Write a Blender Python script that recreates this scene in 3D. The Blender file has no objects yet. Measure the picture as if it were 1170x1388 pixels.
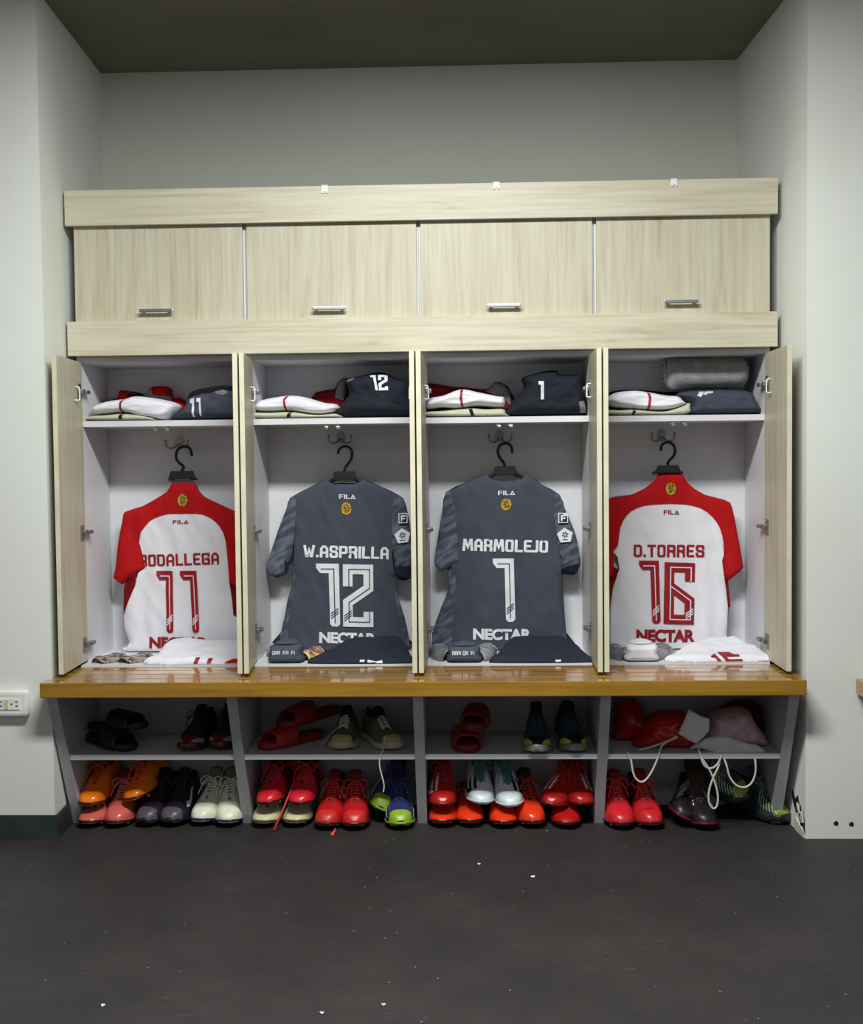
import bpy, bmesh, math, random
from mathutils import Vector, Matrix, noise
from mathutils.geometry import tessellate_polygon
import numpy as np
random.seed(7)
SC = bpy.context.scene
COL = SC.collection
PI = math.pi

# ------------------------------------------------------------------ camera
cam = bpy.data.cameras.new('camera'); cam_ob = bpy.data.objects.new('camera', cam); COL.objects.link(cam_ob)
right = Vector((0.99937345, 0.03383492, -0.01038789)); up = Vector((0.00895901, 0.04211222, 0.99907272))
back = right.cross(up)
m4 = Matrix((right, up, back)).transposed().to_4x4(); m4.translation = Vector((0.18264, -4.26871, 1.27015))
cam_ob.matrix_world = m4
cam.sensor_fit = 'VERTICAL'; cam.sensor_height = 24.0; cam.sensor_width = 24.0
cam.lens = 1614.45 / 1388 * 24.0
cam.clip_start = 0.05; cam.clip_end = 60
SC.camera = cam_ob

# ------------------------------------------------------------------ world, lights, exposure
w = bpy.data.worlds.new('world'); SC.world = w; w.use_nodes = True
w.node_tree.nodes['Background'].inputs[0].default_value = (0.92, 0.97, 1.0, 1)
w.node_tree.nodes['Background'].inputs[1].default_value = 0.25
def area(name, loc, rot, sx, sy, power, color=(1, 1, 1)):
    l = bpy.data.lights.new(name, 'AREA'); l.shape = 'RECTANGLE'; l.size = sx; l.size_y = sy; l.energy = power; l.color = color
    o = bpy.data.objects.new(name, l); COL.objects.link(o); o.location = loc; o.rotation_euler = rot
    return o
area('ceiling_lamp', (0.05, -1.80, 2.78), (0.05, 0, 0), 1.3, 0.3, 108, (0.98, 1.0, 0.97))
area('ceiling_lamp', (0.0, -4.6, 2.80), (0.0, 0, 0), 2.6, 0.6, 16, (0.98, 1.0, 0.98))  # second lamp out of view, added to light the upper back wall
SC.view_settings.view_transform = 'Standard'; SC.view_settings.look = 'None'
SC.view_settings.gamma = 1.0; SC.view_settings.use_curve_mapping = False
SC.view_settings.exposure = 0.10

# ------------------------------------------------------------------ materials
def new_mat(name, rough=0.5, metal=0.0, spec=0.5, coat=0.0):
    m = bpy.data.materials.new(name); m.use_nodes = True
    b = m.node_tree.nodes['Principled BSDF']
    b.inputs['Roughness'].default_value = rough; b.inputs['Metallic'].default_value = metal
    b.inputs['Specular IOR Level'].default_value = spec
    b.inputs['Coat Weight'].default_value = coat
    return m, m.node_tree, b
def lin(c):
    return tuple((x/12.92 if x <= 0.04045 else ((x+0.055)/1.055)**2.4) for x in c)
def rgb(r, g, b): return lin((r/255, g/255, b/255)) + (1,)
def noisy(name, c1, c2, scale=6, rough=0.6, detail=5, stretch=(1, 1, 1), bump=0.0, bscale=60, metal=0, spec=0.4, coat=0, lo=0.35, hi=0.65, bdist=0.002):
    m, nt, b = new_mat(name, rough, metal, spec, coat)
    tc = nt.nodes.new('ShaderNodeTexCoord'); mp = nt.nodes.new('ShaderNodeMapping'); mp.inputs['Scale'].default_value = stretch
    nz = nt.nodes.new('ShaderNodeTexNoise'); nz.inputs['Scale'].default_value = scale; nz.inputs['Detail'].default_value = detail
    cr = nt.nodes.new('ShaderNodeValToRGB'); cr.color_ramp.elements[0].color = c1; cr.color_ramp.elements[1].color = c2
    cr.color_ramp.elements[0].position = lo; cr.color_ramp.elements[1].position = hi
    nt.links.new(tc.outputs['Object'], mp.inputs[0]); nt.links.new(mp.outputs[0], nz.inputs['Vector'])
    nt.links.new(nz.outputs['Fac'], cr.inputs[0]); nt.links.new(cr.outputs[0], b.inputs['Base Color'])
    if bump:
        n2 = nt.nodes.new('ShaderNodeTexNoise'); n2.inputs['Scale'].default_value = bscale; n2.inputs['Detail'].default_value = 4
        bp = nt.nodes.new('ShaderNodeBump'); bp.inputs['Strength'].default_value = bump; bp.inputs['Distance'].default_value = bdist
        nt.links.new(tc.outputs['Object'], n2.inputs['Vector']); nt.links.new(n2.outputs['Fac'], bp.inputs['Height'])
        nt.links.new(bp.outputs[0], b.inputs['Normal'])
    return m
def plain(name, c, rough=0.5, metal=0, spec=0.4, coat=0, bump=0.0, bscale=80):
    d = tuple(x*0.88 for x in c[:3]) + (1,)
    return noisy(name, d, c, 14, rough, 3, (1, 1, 1), bump, bscale, metal, spec, coat, 0.3, 0.6)

def wood_laminate(name, horizontal, base, dark, light):
    m, nt, b = new_mat(name, 0.42, 0, 0.4)
    tc = nt.nodes.new('ShaderNodeTexCoord'); mp = nt.nodes.new('ShaderNodeMapping')
    oi = nt.nodes.new('ShaderNodeObjectInfo')
    ad = nt.nodes.new('ShaderNodeVectorMath'); ad.operation = 'MULTIPLY_ADD'
    nt.links.new(oi.outputs['Random'], ad.inputs[0]); ad.inputs[1].default_value = (13, 7, 11); nt.links.new(tc.outputs['Object'], ad.inputs[2])
    nt.links.new(ad.outputs[0], mp.inputs[0])
    mp.inputs['Scale'].default_value = (1.2, 14, 14) if horizontal else (14, 14, 1.2)
    n1 = nt.nodes.new('ShaderNodeTexNoise'); n1.inputs['Scale'].default_value = 1.6; n1.inputs['Detail'].default_value = 8; n1.inputs['Roughness'].default_value = 0.62; n1.inputs['Distortion'].default_value = 0.6
    nt.links.new(mp.outputs[0], n1.inputs['Vector'])
    cr = nt.nodes.new('ShaderNodeValToRGB'); cr.color_ramp.elements[0].color = light; cr.color_ramp.elements[0].position = 0.3
    cr.color_ramp.elements[1].color = base; cr.color_ramp.elements[1].position = 0.58
    e = cr.color_ramp.elements.new(0.72); e.color = dark
    nt.links.new(n1.outputs['Fac'], cr.inputs[0])
    mp2 = nt.nodes.new('ShaderNodeMapping'); mp2.inputs['Scale'].default_value = (2.2, 60, 60) if horizontal else (60, 60, 2.2)
    nt.links.new(ad.outputs[0], mp2.inputs[0])
    n2 = nt.nodes.new('ShaderNodeTexNoise'); n2.inputs['Scale'].default_value = 1.5; n2.inputs['Detail'].default_value = 6
    nt.links.new(mp2.outputs[0], n2.inputs['Vector'])
    cr2 = nt.nodes.new('ShaderNodeValToRGB'); cr2.color_ramp.elements[0].position = 0.42; cr2.color_ramp.elements[0].color = (1, 1, 1, 1)
    cr2.color_ramp.elements[1].position = 0.74; cr2.color_ramp.elements[1].color = (0.80, 0.75, 0.66, 1)
    nt.links.new(n2.outputs['Fac'], cr2.inputs[0])
    mx = nt.nodes.new('ShaderNodeMix'); mx.data_type = 'RGBA'; mx.blend_type = 'MULTIPLY'; mx.inputs['Factor'].default_value = 0.75
    nt.links.new(cr.outputs[0], mx.inputs['A']); nt.links.new(cr2.outputs[0], mx.inputs['B']); nt.links.new(mx.outputs['Result'], b.inputs['Base Color'])
    return m
M = {}
M['oak_h'] = wood_laminate('pale_oak_horizontal', True, rgb(198, 192, 170), rgb(180, 170, 144), rgb(208, 203, 184))
M['oak_v'] = wood_laminate('pale_oak_vertical', False, rgb(190, 184, 162), rgb(172, 163, 138), rgb(200, 195, 176))
M['oak_edge'] = plain('pale_oak_edge', rgb(212, 208, 182), 0.4)
M['melamine'] = noisy('white_melamine', rgb(208, 208, 213), rgb(221, 221, 225), 3, 0.4)
M['grey_board'] = noisy('grey_white_board', rgb(176, 176, 182), rgb(194, 194, 200), 5, 0.5, bump=0.05)
M['bench_wood'] = wood_laminate('varnished_bench_wood', True, rgb(150, 110, 38), rgb(100, 66, 18), rgb(170, 130, 52))
b = M['bench_wood'].node_tree.nodes['Principled BSDF']; b.inputs['Roughness'].default_value = 0.16; b.inputs['Coat Weight'].default_value = 0.7; b.inputs['Coat Roughness'].default_value = 0.08
M['steel'] = plain('brushed_steel', (0.55, 0.55, 0.53, 1), 0.3, 1.0)
M['dull_metal'] = plain('dull_zinc', (0.30, 0.29, 0.27, 1), 0.4, 0.9)
M['white_plastic'] = plain('white_plastic', rgb(232, 232, 228), 0.35)
M['black_plastic'] = plain('black_plastic', rgb(30, 30, 33), 0.35)
M['dark_hole'] = plain('dark_hole', rgb(18, 18, 18), 0.8)
M['ceiling'] = noisy('dark_olive_ceiling', rgb(120, 116, 98), rgb(132, 128, 108), 2, 0.85)
M['baseboard'] = noisy('black_rubber_baseboard', rgb(38, 45, 46), rgb(52, 60, 60), 6, 0.4)
M['cream_plaster'] = plain('broken_plaster', rgb(205, 198, 180), 0.9, bump=0.8, bscale=30)

def wall_mat(name, c, c2, dirt=False):
    m = noisy(name, c, c2, 1.3, 0.62, 6, (1, 1, 1), 0.12, 35, 0, 0.3, 0, 0.3, 0.7, 0.004)
    return m
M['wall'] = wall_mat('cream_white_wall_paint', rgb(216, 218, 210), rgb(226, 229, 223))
M['wall_grey'] = wall_mat('grey_alcove_wall', rgb(184, 187, 177), rgb(194, 197, 187))  # darker, greyer version of the wall colour, used on the back wall

def floor_mat():
    m, nt, b = new_mat('black_rubber_floor', 0.62, 0, 0.35)
    tc = nt.nodes.new('ShaderNodeTexCoord'); L = nt.links
    n1 = nt.nodes.new('ShaderNodeTexNoise'); n1.inputs['Scale'].default_value = 2.2; n1.inputs['Detail'].default_value = 8; n1.inputs['Roughness'].default_value = 0.65
    L.new(tc.outputs['Object'], n1.inputs['Vector'])
    cr = nt.nodes.new('ShaderNodeValToRGB'); cr.color_ramp.elements[0].position = 0.3; cr.color_ramp.elements[0].color = rgb(38, 36, 36)
    cr.color_ramp.elements[1].position = 0.72; cr.color_ramp.elements[1].color = rgb(54, 51, 51)
    L.new(n1.outputs['Fac'], cr.inputs[0])
    # fine rubber granules
    n2 = nt.nodes.new('ShaderNodeTexNoise'); n2.inputs['Scale'].default_value = 260; n2.inputs['Detail'].default_value = 2
    L.new(tc.outputs['Object'], n2.inputs['Vector'])
    c2 = nt.nodes.new('ShaderNodeValToRGB'); c2.color_ramp.elements[0].position = 0.35; c2.color_ramp.elements[0].color = (0.62, 0.6, 0.6, 1); c2.color_ramp.elements[1].position = 0.7; c2.color_ramp.elements[1].color = (1.35, 1.3, 1.3, 1)
    L.new(n2.outputs['Fac'], c2.inputs[0])
    mx = nt.nodes.new('ShaderNodeMix'); mx.data_type = 'RGBA'; mx.blend_type = 'MULTIPLY'; mx.inputs['Factor'].default_value = 0.8
    L.new(cr.outputs[0], mx.inputs['A']); L.new(c2.outputs[0], mx.inputs['B'])
    # pale specks
    vo = nt.nodes.new('ShaderNodeTexVoronoi'); vo.inputs['Scale'].default_value = 34; L.new(tc.outputs['Object'], vo.inputs['Vector'])
    lt = nt.nodes.new('ShaderNodeMath'); lt.operation = 'LESS_THAN'; lt.inputs[1].default_value = 0.085
    L.new(vo.outputs['Distance'], lt.inputs[0])
    sp = nt.nodes.new('ShaderNodeSeparateColor'); L.new(vo.outputs['Color'], sp.inputs[0])
    gt = nt.nodes.new('ShaderNodeMath'); gt.operation = 'GREATER_THAN'; gt.inputs[1].default_value = 0.88; L.new(sp.outputs[0], gt.inputs[0])
    mu = nt.nodes.new('ShaderNodeMath'); mu.operation = 'MULTIPLY'; L.new(lt.outputs[0], mu.inputs[0]); L.new(gt.outputs[0], mu.inputs[1])
    # scuffed streaks in a few patches
    mp = nt.nodes.new('ShaderNodeMapping'); mp.inputs['Scale'].default_value = (5, 22, 1); mp.inputs['Rotation'].default_value = (0, 0, 0.5)
    L.new(tc.outputs['Object'], mp.inputs[0])
    n3 = nt.nodes.new('ShaderNodeTexNoise'); n3.inputs['Scale'].default_value = 2.5; n3.inputs['Detail'].default_value = 8; n3.inputs['Roughness'].default_value = 0.8
    L.new(mp.outputs[0], n3.inputs['Vector'])
    n4 = nt.nodes.new('ShaderNodeTexNoise'); n4.inputs['Scale'].default_value = 2.1; n4.inputs['Detail'].default_value = 2; L.new(tc.outputs['Object'], n4.inputs['Vector'])
    g3 = nt.nodes.new('ShaderNodeMapRange'); g3.inputs[1].default_value = 0.57; g3.inputs[2].default_value = 1.0; L.new(n3.outputs['Fac'], g3.inputs[0])
    g4 = nt.nodes.new('ShaderNodeMapRange'); g4.inputs[1].default_value = 0.50; g4.inputs[2].default_value = 0.62; L.new(n4.outputs['Fac'], g4.inputs[0])
    m2 = nt.nodes.new('ShaderNodeMath'); m2.operation = 'MULTIPLY'; L.new(g3.outputs[0], m2.inputs[0]); L.new(g4.outputs[0], m2.inputs[1])
    mm = nt.nodes.new('ShaderNodeMath'); mm.operation = 'MAXIMUM'; L.new(mu.outputs[0], mm.inputs[0]); L.new(m2.outputs[0], mm.inputs[1])
    mf = nt.nodes.new('ShaderNodeMix'); mf.data_type = 'RGBA'; L.new(mm.outputs[0], mf.inputs['Factor']); L.new(mx.outputs['Result'], mf.inputs['A']); mf.inputs['B'].default_value = rgb(128, 126, 124)
    L.new(mf.outputs['Result'], b.inputs['Base Color'])
    bp = nt.nodes.new('ShaderNodeBump'); bp.inputs['Strength'].default_value = 0.3; bp.inputs['Distance'].default_value = 0.001
    L.new(n2.outputs['Fac'], bp.inputs['Height']); L.new(bp.outputs[0], b.inputs['Normal'])
    return m
M['floor'] = floor_mat()

def fabric(name, c, var=0.9, rough=0.85, scale=20):
    c1 = tuple(x*var for x in c[:3]) + (1,)
    return noisy(name, c1, c, scale, rough, 4, (1, 1, 1), 0.25, 900, 0, 0.2, 0, 0.3, 0.7, 0.0006)
M['f_white'] = fabric('white_jersey_fabric', rgb(226, 226, 234), 0.96)
M['f_red'] = fabric('red_jersey_fabric', rgb(178, 16, 22), 0.85)
M['f_red_dark'] = fabric('dark_red_fabric', rgb(120, 12, 20), 0.85)
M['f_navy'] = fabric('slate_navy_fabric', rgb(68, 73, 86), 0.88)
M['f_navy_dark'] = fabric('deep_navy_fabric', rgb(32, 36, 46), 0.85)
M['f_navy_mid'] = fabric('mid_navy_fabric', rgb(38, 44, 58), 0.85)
M['f_slate_side'] = fabric('lighter_slate_fabric', rgb(88, 98, 116), 0.8)
M['f_cream'] = fabric('cream_folded_fabric', rgb(196, 196, 172), 0.88)
M['f_grey'] = fabric('grey_folded_fabric', rgb(130, 130, 136), 0.8)
M['f_sock'] = fabric('grey_sock_fabric', rgb(74, 82, 98), 0.85)
M['f_black'] = fabric('black_fabric', rgb(24, 24, 26), 0.8)
M['bag_grey'] = fabric('light_grey_bag_fabric', rgb(224, 220, 220), 0.85)
M['towel'] = noisy('grey_towel', rgb(138, 138, 138), rgb(164, 164, 164), 30, 0.95, 4, (1, 1, 1), 0.9, 260, 0, 0.1, 0, 0.3, 0.7, 0.004)
M['print_red'] = plain('dark_red_print', rgb(150, 18, 30), 0.5)
M['print_white'] = plain('white_print', rgb(222, 224, 230), 0.5)
M['gold'] = noisy('gold_crest_print', rgb(120, 92, 20), rgb(214, 184, 66), 160, 0.4, 3, (1, 1, 1), 0.3, 200, 0.3)
M['gold_dark'] = plain('dark_crest_lines', rgb(96, 70, 16), 0.5)
def camo(name, a, bb, ang):
    m = noisy(name, a, bb, 9, 0.85, 7, (7, 7, 1.4), 0.2, 900, 0, 0.2, 0, 0.42, 0.66, 0.0006)
    for n in m.node_tree.nodes:
        if n.type == 'MAPPING': n.vector_type = 'TEXTURE'; n.inputs['Rotation'].default_value = (0, ang, 0); n.inputs['Scale'].default_value = (1/6, 1/6, 1/1.2)
    return m
M['camo'] = camo('streaked_slate_fabric', rgb(62, 67, 80), rgb(100, 108, 122), 1.0)
M['guard'] = noisy('patterned_shin_guard', rgb(44, 40, 42), rgb(170, 148, 134), 55, 0.3, 4, (1, 1, 1), 0, 1, 0, 0.5, 0.4, 0.42, 0.58)
M['guard_grey'] = noisy('grey_shin_guard', rgb(84, 86, 92), rgb(150, 152, 156), 12, 0.3, 3, (1, 1, 1), 0, 1, 0, 0.5, 0.5)
M['guard_red'] = noisy('red_yellow_shin_guard', rgb(150, 60, 40), rgb(214, 190, 120), 45, 0.3, 4, (1, 1, 1), 0, 1, 0, 0.5, 0.4, 0.42, 0.58)

# ------------------------------------------------------------------ helpers
def link(name, bm, mat, parent=None, smooth=False, label=None):
    me = bpy.data.meshes.new(name); bm.to_mesh(me); bm.free()
    if mat is not None:
        for mm in (mat if isinstance(mat, (list, tuple)) else [mat]): me.materials.append(mm)
    if smooth:
        for p in me.polygons: p.use_smooth = True
    o = bpy.data.objects.new(name, me); COL.objects.link(o)
    if parent is not None: o.parent = parent
    if label: o['label'] = label
    return o
def thing(name, label, cat, loc=(0, 0, 0), group=None):
    o = bpy.data.objects.new(name, None); COL.objects.link(o); o.location = loc; o.empty_display_size = 0.05
    o['label'] = label; o['category'] = cat
    if group: o['group'] = group
    return o
def tag(o, label, cat, group=None):
    o['label'] = label; o['category'] = cat
    if group: o['group'] = group
    return o
def box(bm, x0, x1, y0, y1, z0, z1, bev=0.0):
    r = bmesh.ops.create_cube(bm, size=1.0)
    for v in r['verts']:
        v.co = Vector((x0+(x1-x0)*(v.co.x+0.5), y0+(y1-y0)*(v.co.y+0.5), z0+(z1-z0)*(v.co.z+0.5)))
    if bev > 0:
        es = list({e for v in r['verts'] for e in v.link_edges})
        bmesh.ops.bevel(bm, geom=es, offset=bev, segments=2, affect='EDGES', profile=0.6)
def boxo(name, x0, x1, y0, y1, z0, z1, mat, parent=None, bev=0.0, label=None):
    bm = bmesh.new(); box(bm, x0, x1, y0, y1, z0, z1, bev)
    if parent is not None:
        off = parent_world(parent)
        bmesh.ops.translate(bm, verts=bm.verts, vec=-off)
    return link(name, bm, mat, parent, label=label)
def parent_world(p):
    v = Vector(p.location)
    while p.parent: p = p.parent; v += Vector(p.location)
    return v
def prism(bm, pts, axis, a, b_):
    """pts: polygon in the two other axes, extruded along axis from a to b_"""
    def mk(p, t):
        if axis == 'x': return (t, p[0], p[1])
        if axis == 'y': return (p[0], t, p[1])
        return (p[0], p[1], t)
    v0 = [bm.verts.new(mk(p, a)) for p in pts]; v1 = [bm.verts.new(mk(p, b_)) for p in pts]
    n = len(pts)
    bm.faces.new(v0); bm.faces.new(v1[::-1])
    for i in range(n): bm.faces.new((v0[i], v1[i], v1[(i+1) % n], v0[(i+1) % n]))
    bmesh.ops.recalc_face_normals(bm, faces=bm.faces)
def smooth_path(pts, n=6):
    P = [Vector(p) for p in pts]; out = []
    for i in range(len(P)-1):
        p0 = P[max(i-1, 0)]; p1 = P[i]; p2 = P[i+1]; p3 = P[min(i+2, len(P)-1)]
        for k in range(n):
            t = k/n
            out.append(0.5*((2*p1)+(p2-p0)*t+(2*p0-5*p1+4*p2-p3)*t*t+(3*p1-p0-3*p2+p3)*t**3))
    out.append(P[-1]); return out
def tube(bm, pts, r, seg=6, smooth_n=5):
    P = smooth_path(pts, smooth_n) if smooth_n else [Vector(p) for p in pts]
    rings = []; prev = None
    for i, p in enumerate(P):
        t = (P[min(i+1, len(P)-1)]-P[max(i-1, 0)])
        if t.length < 1e-9: t = Vector((0, 0, 1))
        t.normalize()
        if prev is None:
            a = Vector((0, 0, 1)) if abs(t.z) < 0.9 else Vector((1, 0, 0)); u = t.cross(a).normalized()
        else:
            u = (prev-t*prev.dot(t)).normalized()
        prev = u; v = t.cross(u)
        rr = r(i/(len(P)-1)) if callable(r) else r
        rings.append([bm.verts.new(p+(u*math.cos(2*PI*k/seg)+v*math.sin(2*PI*k/seg))*rr) for k in range(seg)])
    for a, b_ in zip(rings, rings[1:]):
        for k in range(seg): bm.faces.new((a[k], a[(k+1) % seg], b_[(k+1) % seg], b_[k]))
    bm.faces.new(rings[0][::-1]); bm.faces.new(rings[-1])
def curve_pts(pts, n=5):
    """smooth closed outline"""
    N = len(pts); out = []
    P = [Vector((p[0], p[1])) for p in pts]
    for i in range(N):
        p0, p1, p2, p3 = P[i-1], P[i], P[(i+1) % N], P[(i+2) % N]
        for k in range(n):
            t = k/n; q = 0.5*((2*p1)+(p2-p0)*t+(2*p0-5*p1+4*p2-p3)*t*t+(3*p1-p0-3*p2+p3)*t**3); out.append((q.x, q.y))
    return out
def seg_dist(pts, lines):
    """min distance of pts (n,2) to a list of polylines"""
    P = np.asarray(pts, float); d = np.full(len(P), 1e9)
    for ln in lines:
        A = np.asarray(ln, float)
        for a, b_ in zip(A[:-1], A[1:]):
            ab = b_-a; L2 = (ab**2).sum()+1e-12
            t = np.clip(((P-a)@ab)/L2, 0, 1); q = a+t[:, None]*ab
            d = np.minimum(d, np.hypot(P[:, 0]-q[:, 0], P[:, 1]-q[:, 1]))
    return d
def closed(p): return list(p)+[p[0]]
def flat_grid(polys, step, clip=None):
    """fill polygons in the XY plane of a bmesh and cut them by a grid"""
    bm = bmesh.new()
    for poly in polys:
        poly = [p for i, p in enumerate(poly) if (Vector(p)-Vector(poly[i-1])).length > 1e-5]
        if len(poly) < 3: continue
        vs = [bm.verts.new((p[0], p[1], 0)) for p in poly]
        if len(vs) <= 4 : bm.faces.new(vs); continue
        for t in tessellate_polygon([[Vector((p[0], p[1], 0)) for p in poly]]):
            try: bm.faces.new([vs[i] for i in t])
            except ValueError: pass
    for co, no in (clip or []):
        bmesh.ops.bisect_plane(bm, geom=bm.verts[:]+bm.edges[:]+bm.faces[:], dist=1e-6, plane_co=co, plane_no=no, clear_outer=True)
    for ax in (0, 1):
        lo = min(v.co[ax] for v in bm.verts); hi = max(v.co[ax] for v in bm.verts)
        k = math.floor(lo/step)+1
        while k*step < hi:
            co = [0, 0, 0]; no = [0, 0, 0]; co[ax] = k*step; no[ax] = 1
            bmesh.ops.bisect_plane(bm, geom=bm.verts[:]+bm.edges[:]+bm.faces[:], dist=1e-6, plane_co=co, plane_no=no)
            k += 1
    bmesh.ops.remove_doubles(bm, verts=bm.verts, dist=1e-5)
    return bm
def pillow_prof(d, r):
    x = np.clip(d/r, 0, 1); return np.sqrt(np.clip(1-(1-x)**2, 0, 1))
def folds(x, z, seed, amp, sc=(1, 1)):
    v = noise.noise(Vector((x*sc[0]*9+seed, z*sc[1]*9, seed*1.7)))
    v += 0.5*noise.noise(Vector((x*sc[0]*22+seed, z*sc[1]*22, seed*2.3)))
    return amp*v
def inflate(name, outline, y_front, y_back, mat, parent=None, r=0.03, amp=0.004, seed=1.0, step=0.008, smooth=True, curve=True, sc=(1, 1), label=None, zflat=None, crease=None):
    """a cloth bundle: front outline in XZ blown up between y_front and y_back"""
    o = curve_pts(outline, 4) if curve else outline
    if zflat is not None: o = [(p[0], max(p[1], zflat)) for p in o]
    base = flat_grid([o], step)
    P = np.array([(v.co.x, v.co.y) for v in base.verts]); lines = [closed(o)]
    if zflat is not None:      # keep a standing front face near the support
        d = np.minimum(seg_dist(P, lines), 1e9)
    else: d = seg_dist(P, lines)
    pr_ = pillow_prof(d, r); ym = (y_front+y_back)/2
    off = parent_world(parent) if parent is not None else Vector((0, 0, 0))
    bm = bmesh.new(); fr = []; bk = []
    for v, q, dd in zip(base.verts, pr_, d):
        f = folds(v.co.x, v.co.y, seed, amp, sc)*min(1, dd/0.012)
        if crease: f += crease(v.co.x, v.co.y)*min(1, dd/0.008)
        fr.append(bm.verts.new(Vector((v.co.x, ym-(ym-y_front)*q+f, v.co.y))-off))
        bk.append(fr[-1] if dd < 1e-5 else bm.verts.new(Vector((v.co.x, ym+(y_back-ym)*q, v.co.y))-off))
    base.verts.index_update()
    for f in base.faces:
        idx = [v.index for v in f.verts]
        for arr, rev in ((fr, True), (bk, False)):
            vs = [arr[i] for i in (idx[::-1] if rev else idx)]
            try: bm.faces.new(vs)
            except ValueError: pass
    base.free()
    bmesh.ops.recalc_face_normals(bm, faces=bm.faces)
    return link(name, bm, mat, parent, smooth, label)
def lying(name, outline, z0, hfun, mat, parent=None, r=0.02, amp=0.003, seed=1.0, step=0.01, curve=True, label=None, bottom=True):
    """a cloth or shell lying on a surface: outline in XY, thickness hfun(x,y)"""
    o = curve_pts(outline, 4) if curve else outline
    base = flat_grid([o], step)
    P = np.array([(v.co.x, v.co.y) for v in base.verts]); d = seg_dist(P, [closed(o)]); q = pillow_prof(d, r)
    off = parent_world(parent) if parent is not None else Vector((0, 0, 0))
    bm = bmesh.new(); tp = []; bt = []
    for v, qq, dd in zip(base.verts, q, d):
        x, y = v.co.x, v.co.y
        h = hfun(x, y)*qq+folds(x, y, seed, amp)*min(1, dd/0.015)
        lo = z0 if bottom else z0+max(0, h-0.004)*1.0
        tp.append(bm.verts.new(Vector((x, y, z0+max(h, 0.0005 if dd > 1e-5 else 0)))-off))
        bt.append(tp[-1] if dd < 1e-5 else bm.verts.new(Vector((x, y, lo))-off))
    base.verts.index_update()
    for f in base.faces:
        idx = [v.index for v in f.verts]
        for arr, rev in ((tp, False), (bt, True)):
            try: bm.faces.new([arr[i] for i in (idx[::-1] if rev else idx)])
            except ValueError: pass
    base.free(); bmesh.ops.recalc_face_normals(bm, faces=bm.faces)
    return link(name, bm, mat, parent, True, label)

# ---- lettering made of mitred strokes; each glyph is (advance, [polylines]) on a 3 x 6 grid
G = {
 'R': (3, [[(0, 0), (0, 6), (2.6, 6), (3, 5.5), (3, 3.4), (2.6, 2.9), (0, 2.9)], [(1.7, 2.9), (3, 1.9), (3, 0)]]),
 'O': (3, [[(0.4, 6), (2.6, 6), (3, 5.6), (3, 0.4), (2.6, 0), (0.4, 0), (0, 0.4), (0, 5.6), (0.4, 6), (1.2, 6)]]),
 'D': (3, [[(0, 0), (0, 6), (2.3, 6), (3, 5.2), (3, 0.8), (2.3, 0), (0, 0)]]),
 'A': (3, [[(0, 0), (0, 4.6), (1.0, 6), (2.0, 6), (3, 4.6), (3, 0)], [(0, 2.3), (3, 2.3)]]),
 'L': (2.7, [[(0, 6), (0, 0), (2.7, 0)]]),
 'E': (2.7, [[(2.7, 6), (0.4, 6), (0, 5.6), (0, 0.4), (0.4, 0), (2.7, 0)], [(0, 3), (2.3, 3)]]),
 'G': (3, [[(3, 4.8), (3, 6), (0.4, 6), (0, 5.6), (0, 0.4), (0.4, 0), (3, 0), (3, 2.9), (1.6, 2.9)]]),
 'W': (4.4, [[(0, 6), (0.9, 0), (1.3, 0), (2.2, 4.2), (3.1, 0), (3.5, 0), (4.4, 6)]]),
 'M': (4.2, [[(0, 0), (0.4, 6), (0.8, 6), (2.1, 1.6), (3.4, 6), (3.8, 6), (4.2, 0)]]),
 'S': (3, [[(3, 4.6), (3, 5.6), (2.6, 6), (0.4, 6), (0, 5.6), (0, 3.9), (0.5, 3.2), (2.6, 2.9), (3, 2.4), (3, 0.4), (2.6, 0), (0.4, 0), (0, 0.4), (0, 1.5)]]),
 'P': (3, [[(0, 0), (0, 6), (2.6, 6), (3, 5.5), (3, 3.0), (2.6, 2.5), (0, 2.5)]]),
 'I': (0, [[(0, 0), (0, 6)]]),
 'J': (1.6, [[(1.6, 6), (1.6, 0.5), (1.2, 0), (-0.6, 0)]]),
 'T': (3, [[(0, 6), (3, 6)], [(1.5, 6), (1.5, 0)]]),
 '.': (0.1, [[(0, 0.05), (0, 0.3)]]),
 'F': (2.7, [[(2.7, 6), (0, 6), (0, 0)], [(0, 3.1), (2.4, 3.1)]]),
 'a': (3.4, [[(0, 0), (1.7, 5.6), (3.4, 0), (1.2, 0)]]),
}
def ribbon(pl, w):
    P = [Vector(p) for p in pl]; n = len(P); quads = []; L = []; Rr = []
    for i in range(n):
        d1 = (P[i]-P[i-1]).normalized() if i > 0 else (P[1]-P[0]).normalized()
        d2 = (P[i+1]-P[i]).normalized() if i < n-1 else d1
        if i == 0: d1 = d2
        n1 = Vector((-d1.y, d1.x)); n2 = Vector((-d2.y, d2.x)); mm = (n1+n2)
        if mm.length < 1e-6: mm = n1
        mm.normalize(); k = 1/max(0.45, mm.dot(n1))
        ext = Vector((0, 0))
        if i == 0: ext = -d1*0.0
        L.append(P[i]+mm*k*w/2+ext); Rr.append(P[i]-mm*k*w/2+ext)
    for i in range(n-1): quads.append([tuple(L[i]), tuple(L[i+1]), tuple(Rr[i+1]), tuple(Rr[i])])
    return quads
def square_caps(pl, w):
    a, b_ = Vector(pl[0]), Vector(pl[1]); c, d = Vector(pl[-1]), Vector(pl[-2]); pl = list(pl)
    pl[0] = tuple(a-(b_-a).normalized()*w/2); pl[-1] = tuple(c-(d-c).normalized()*w/2); return pl
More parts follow.
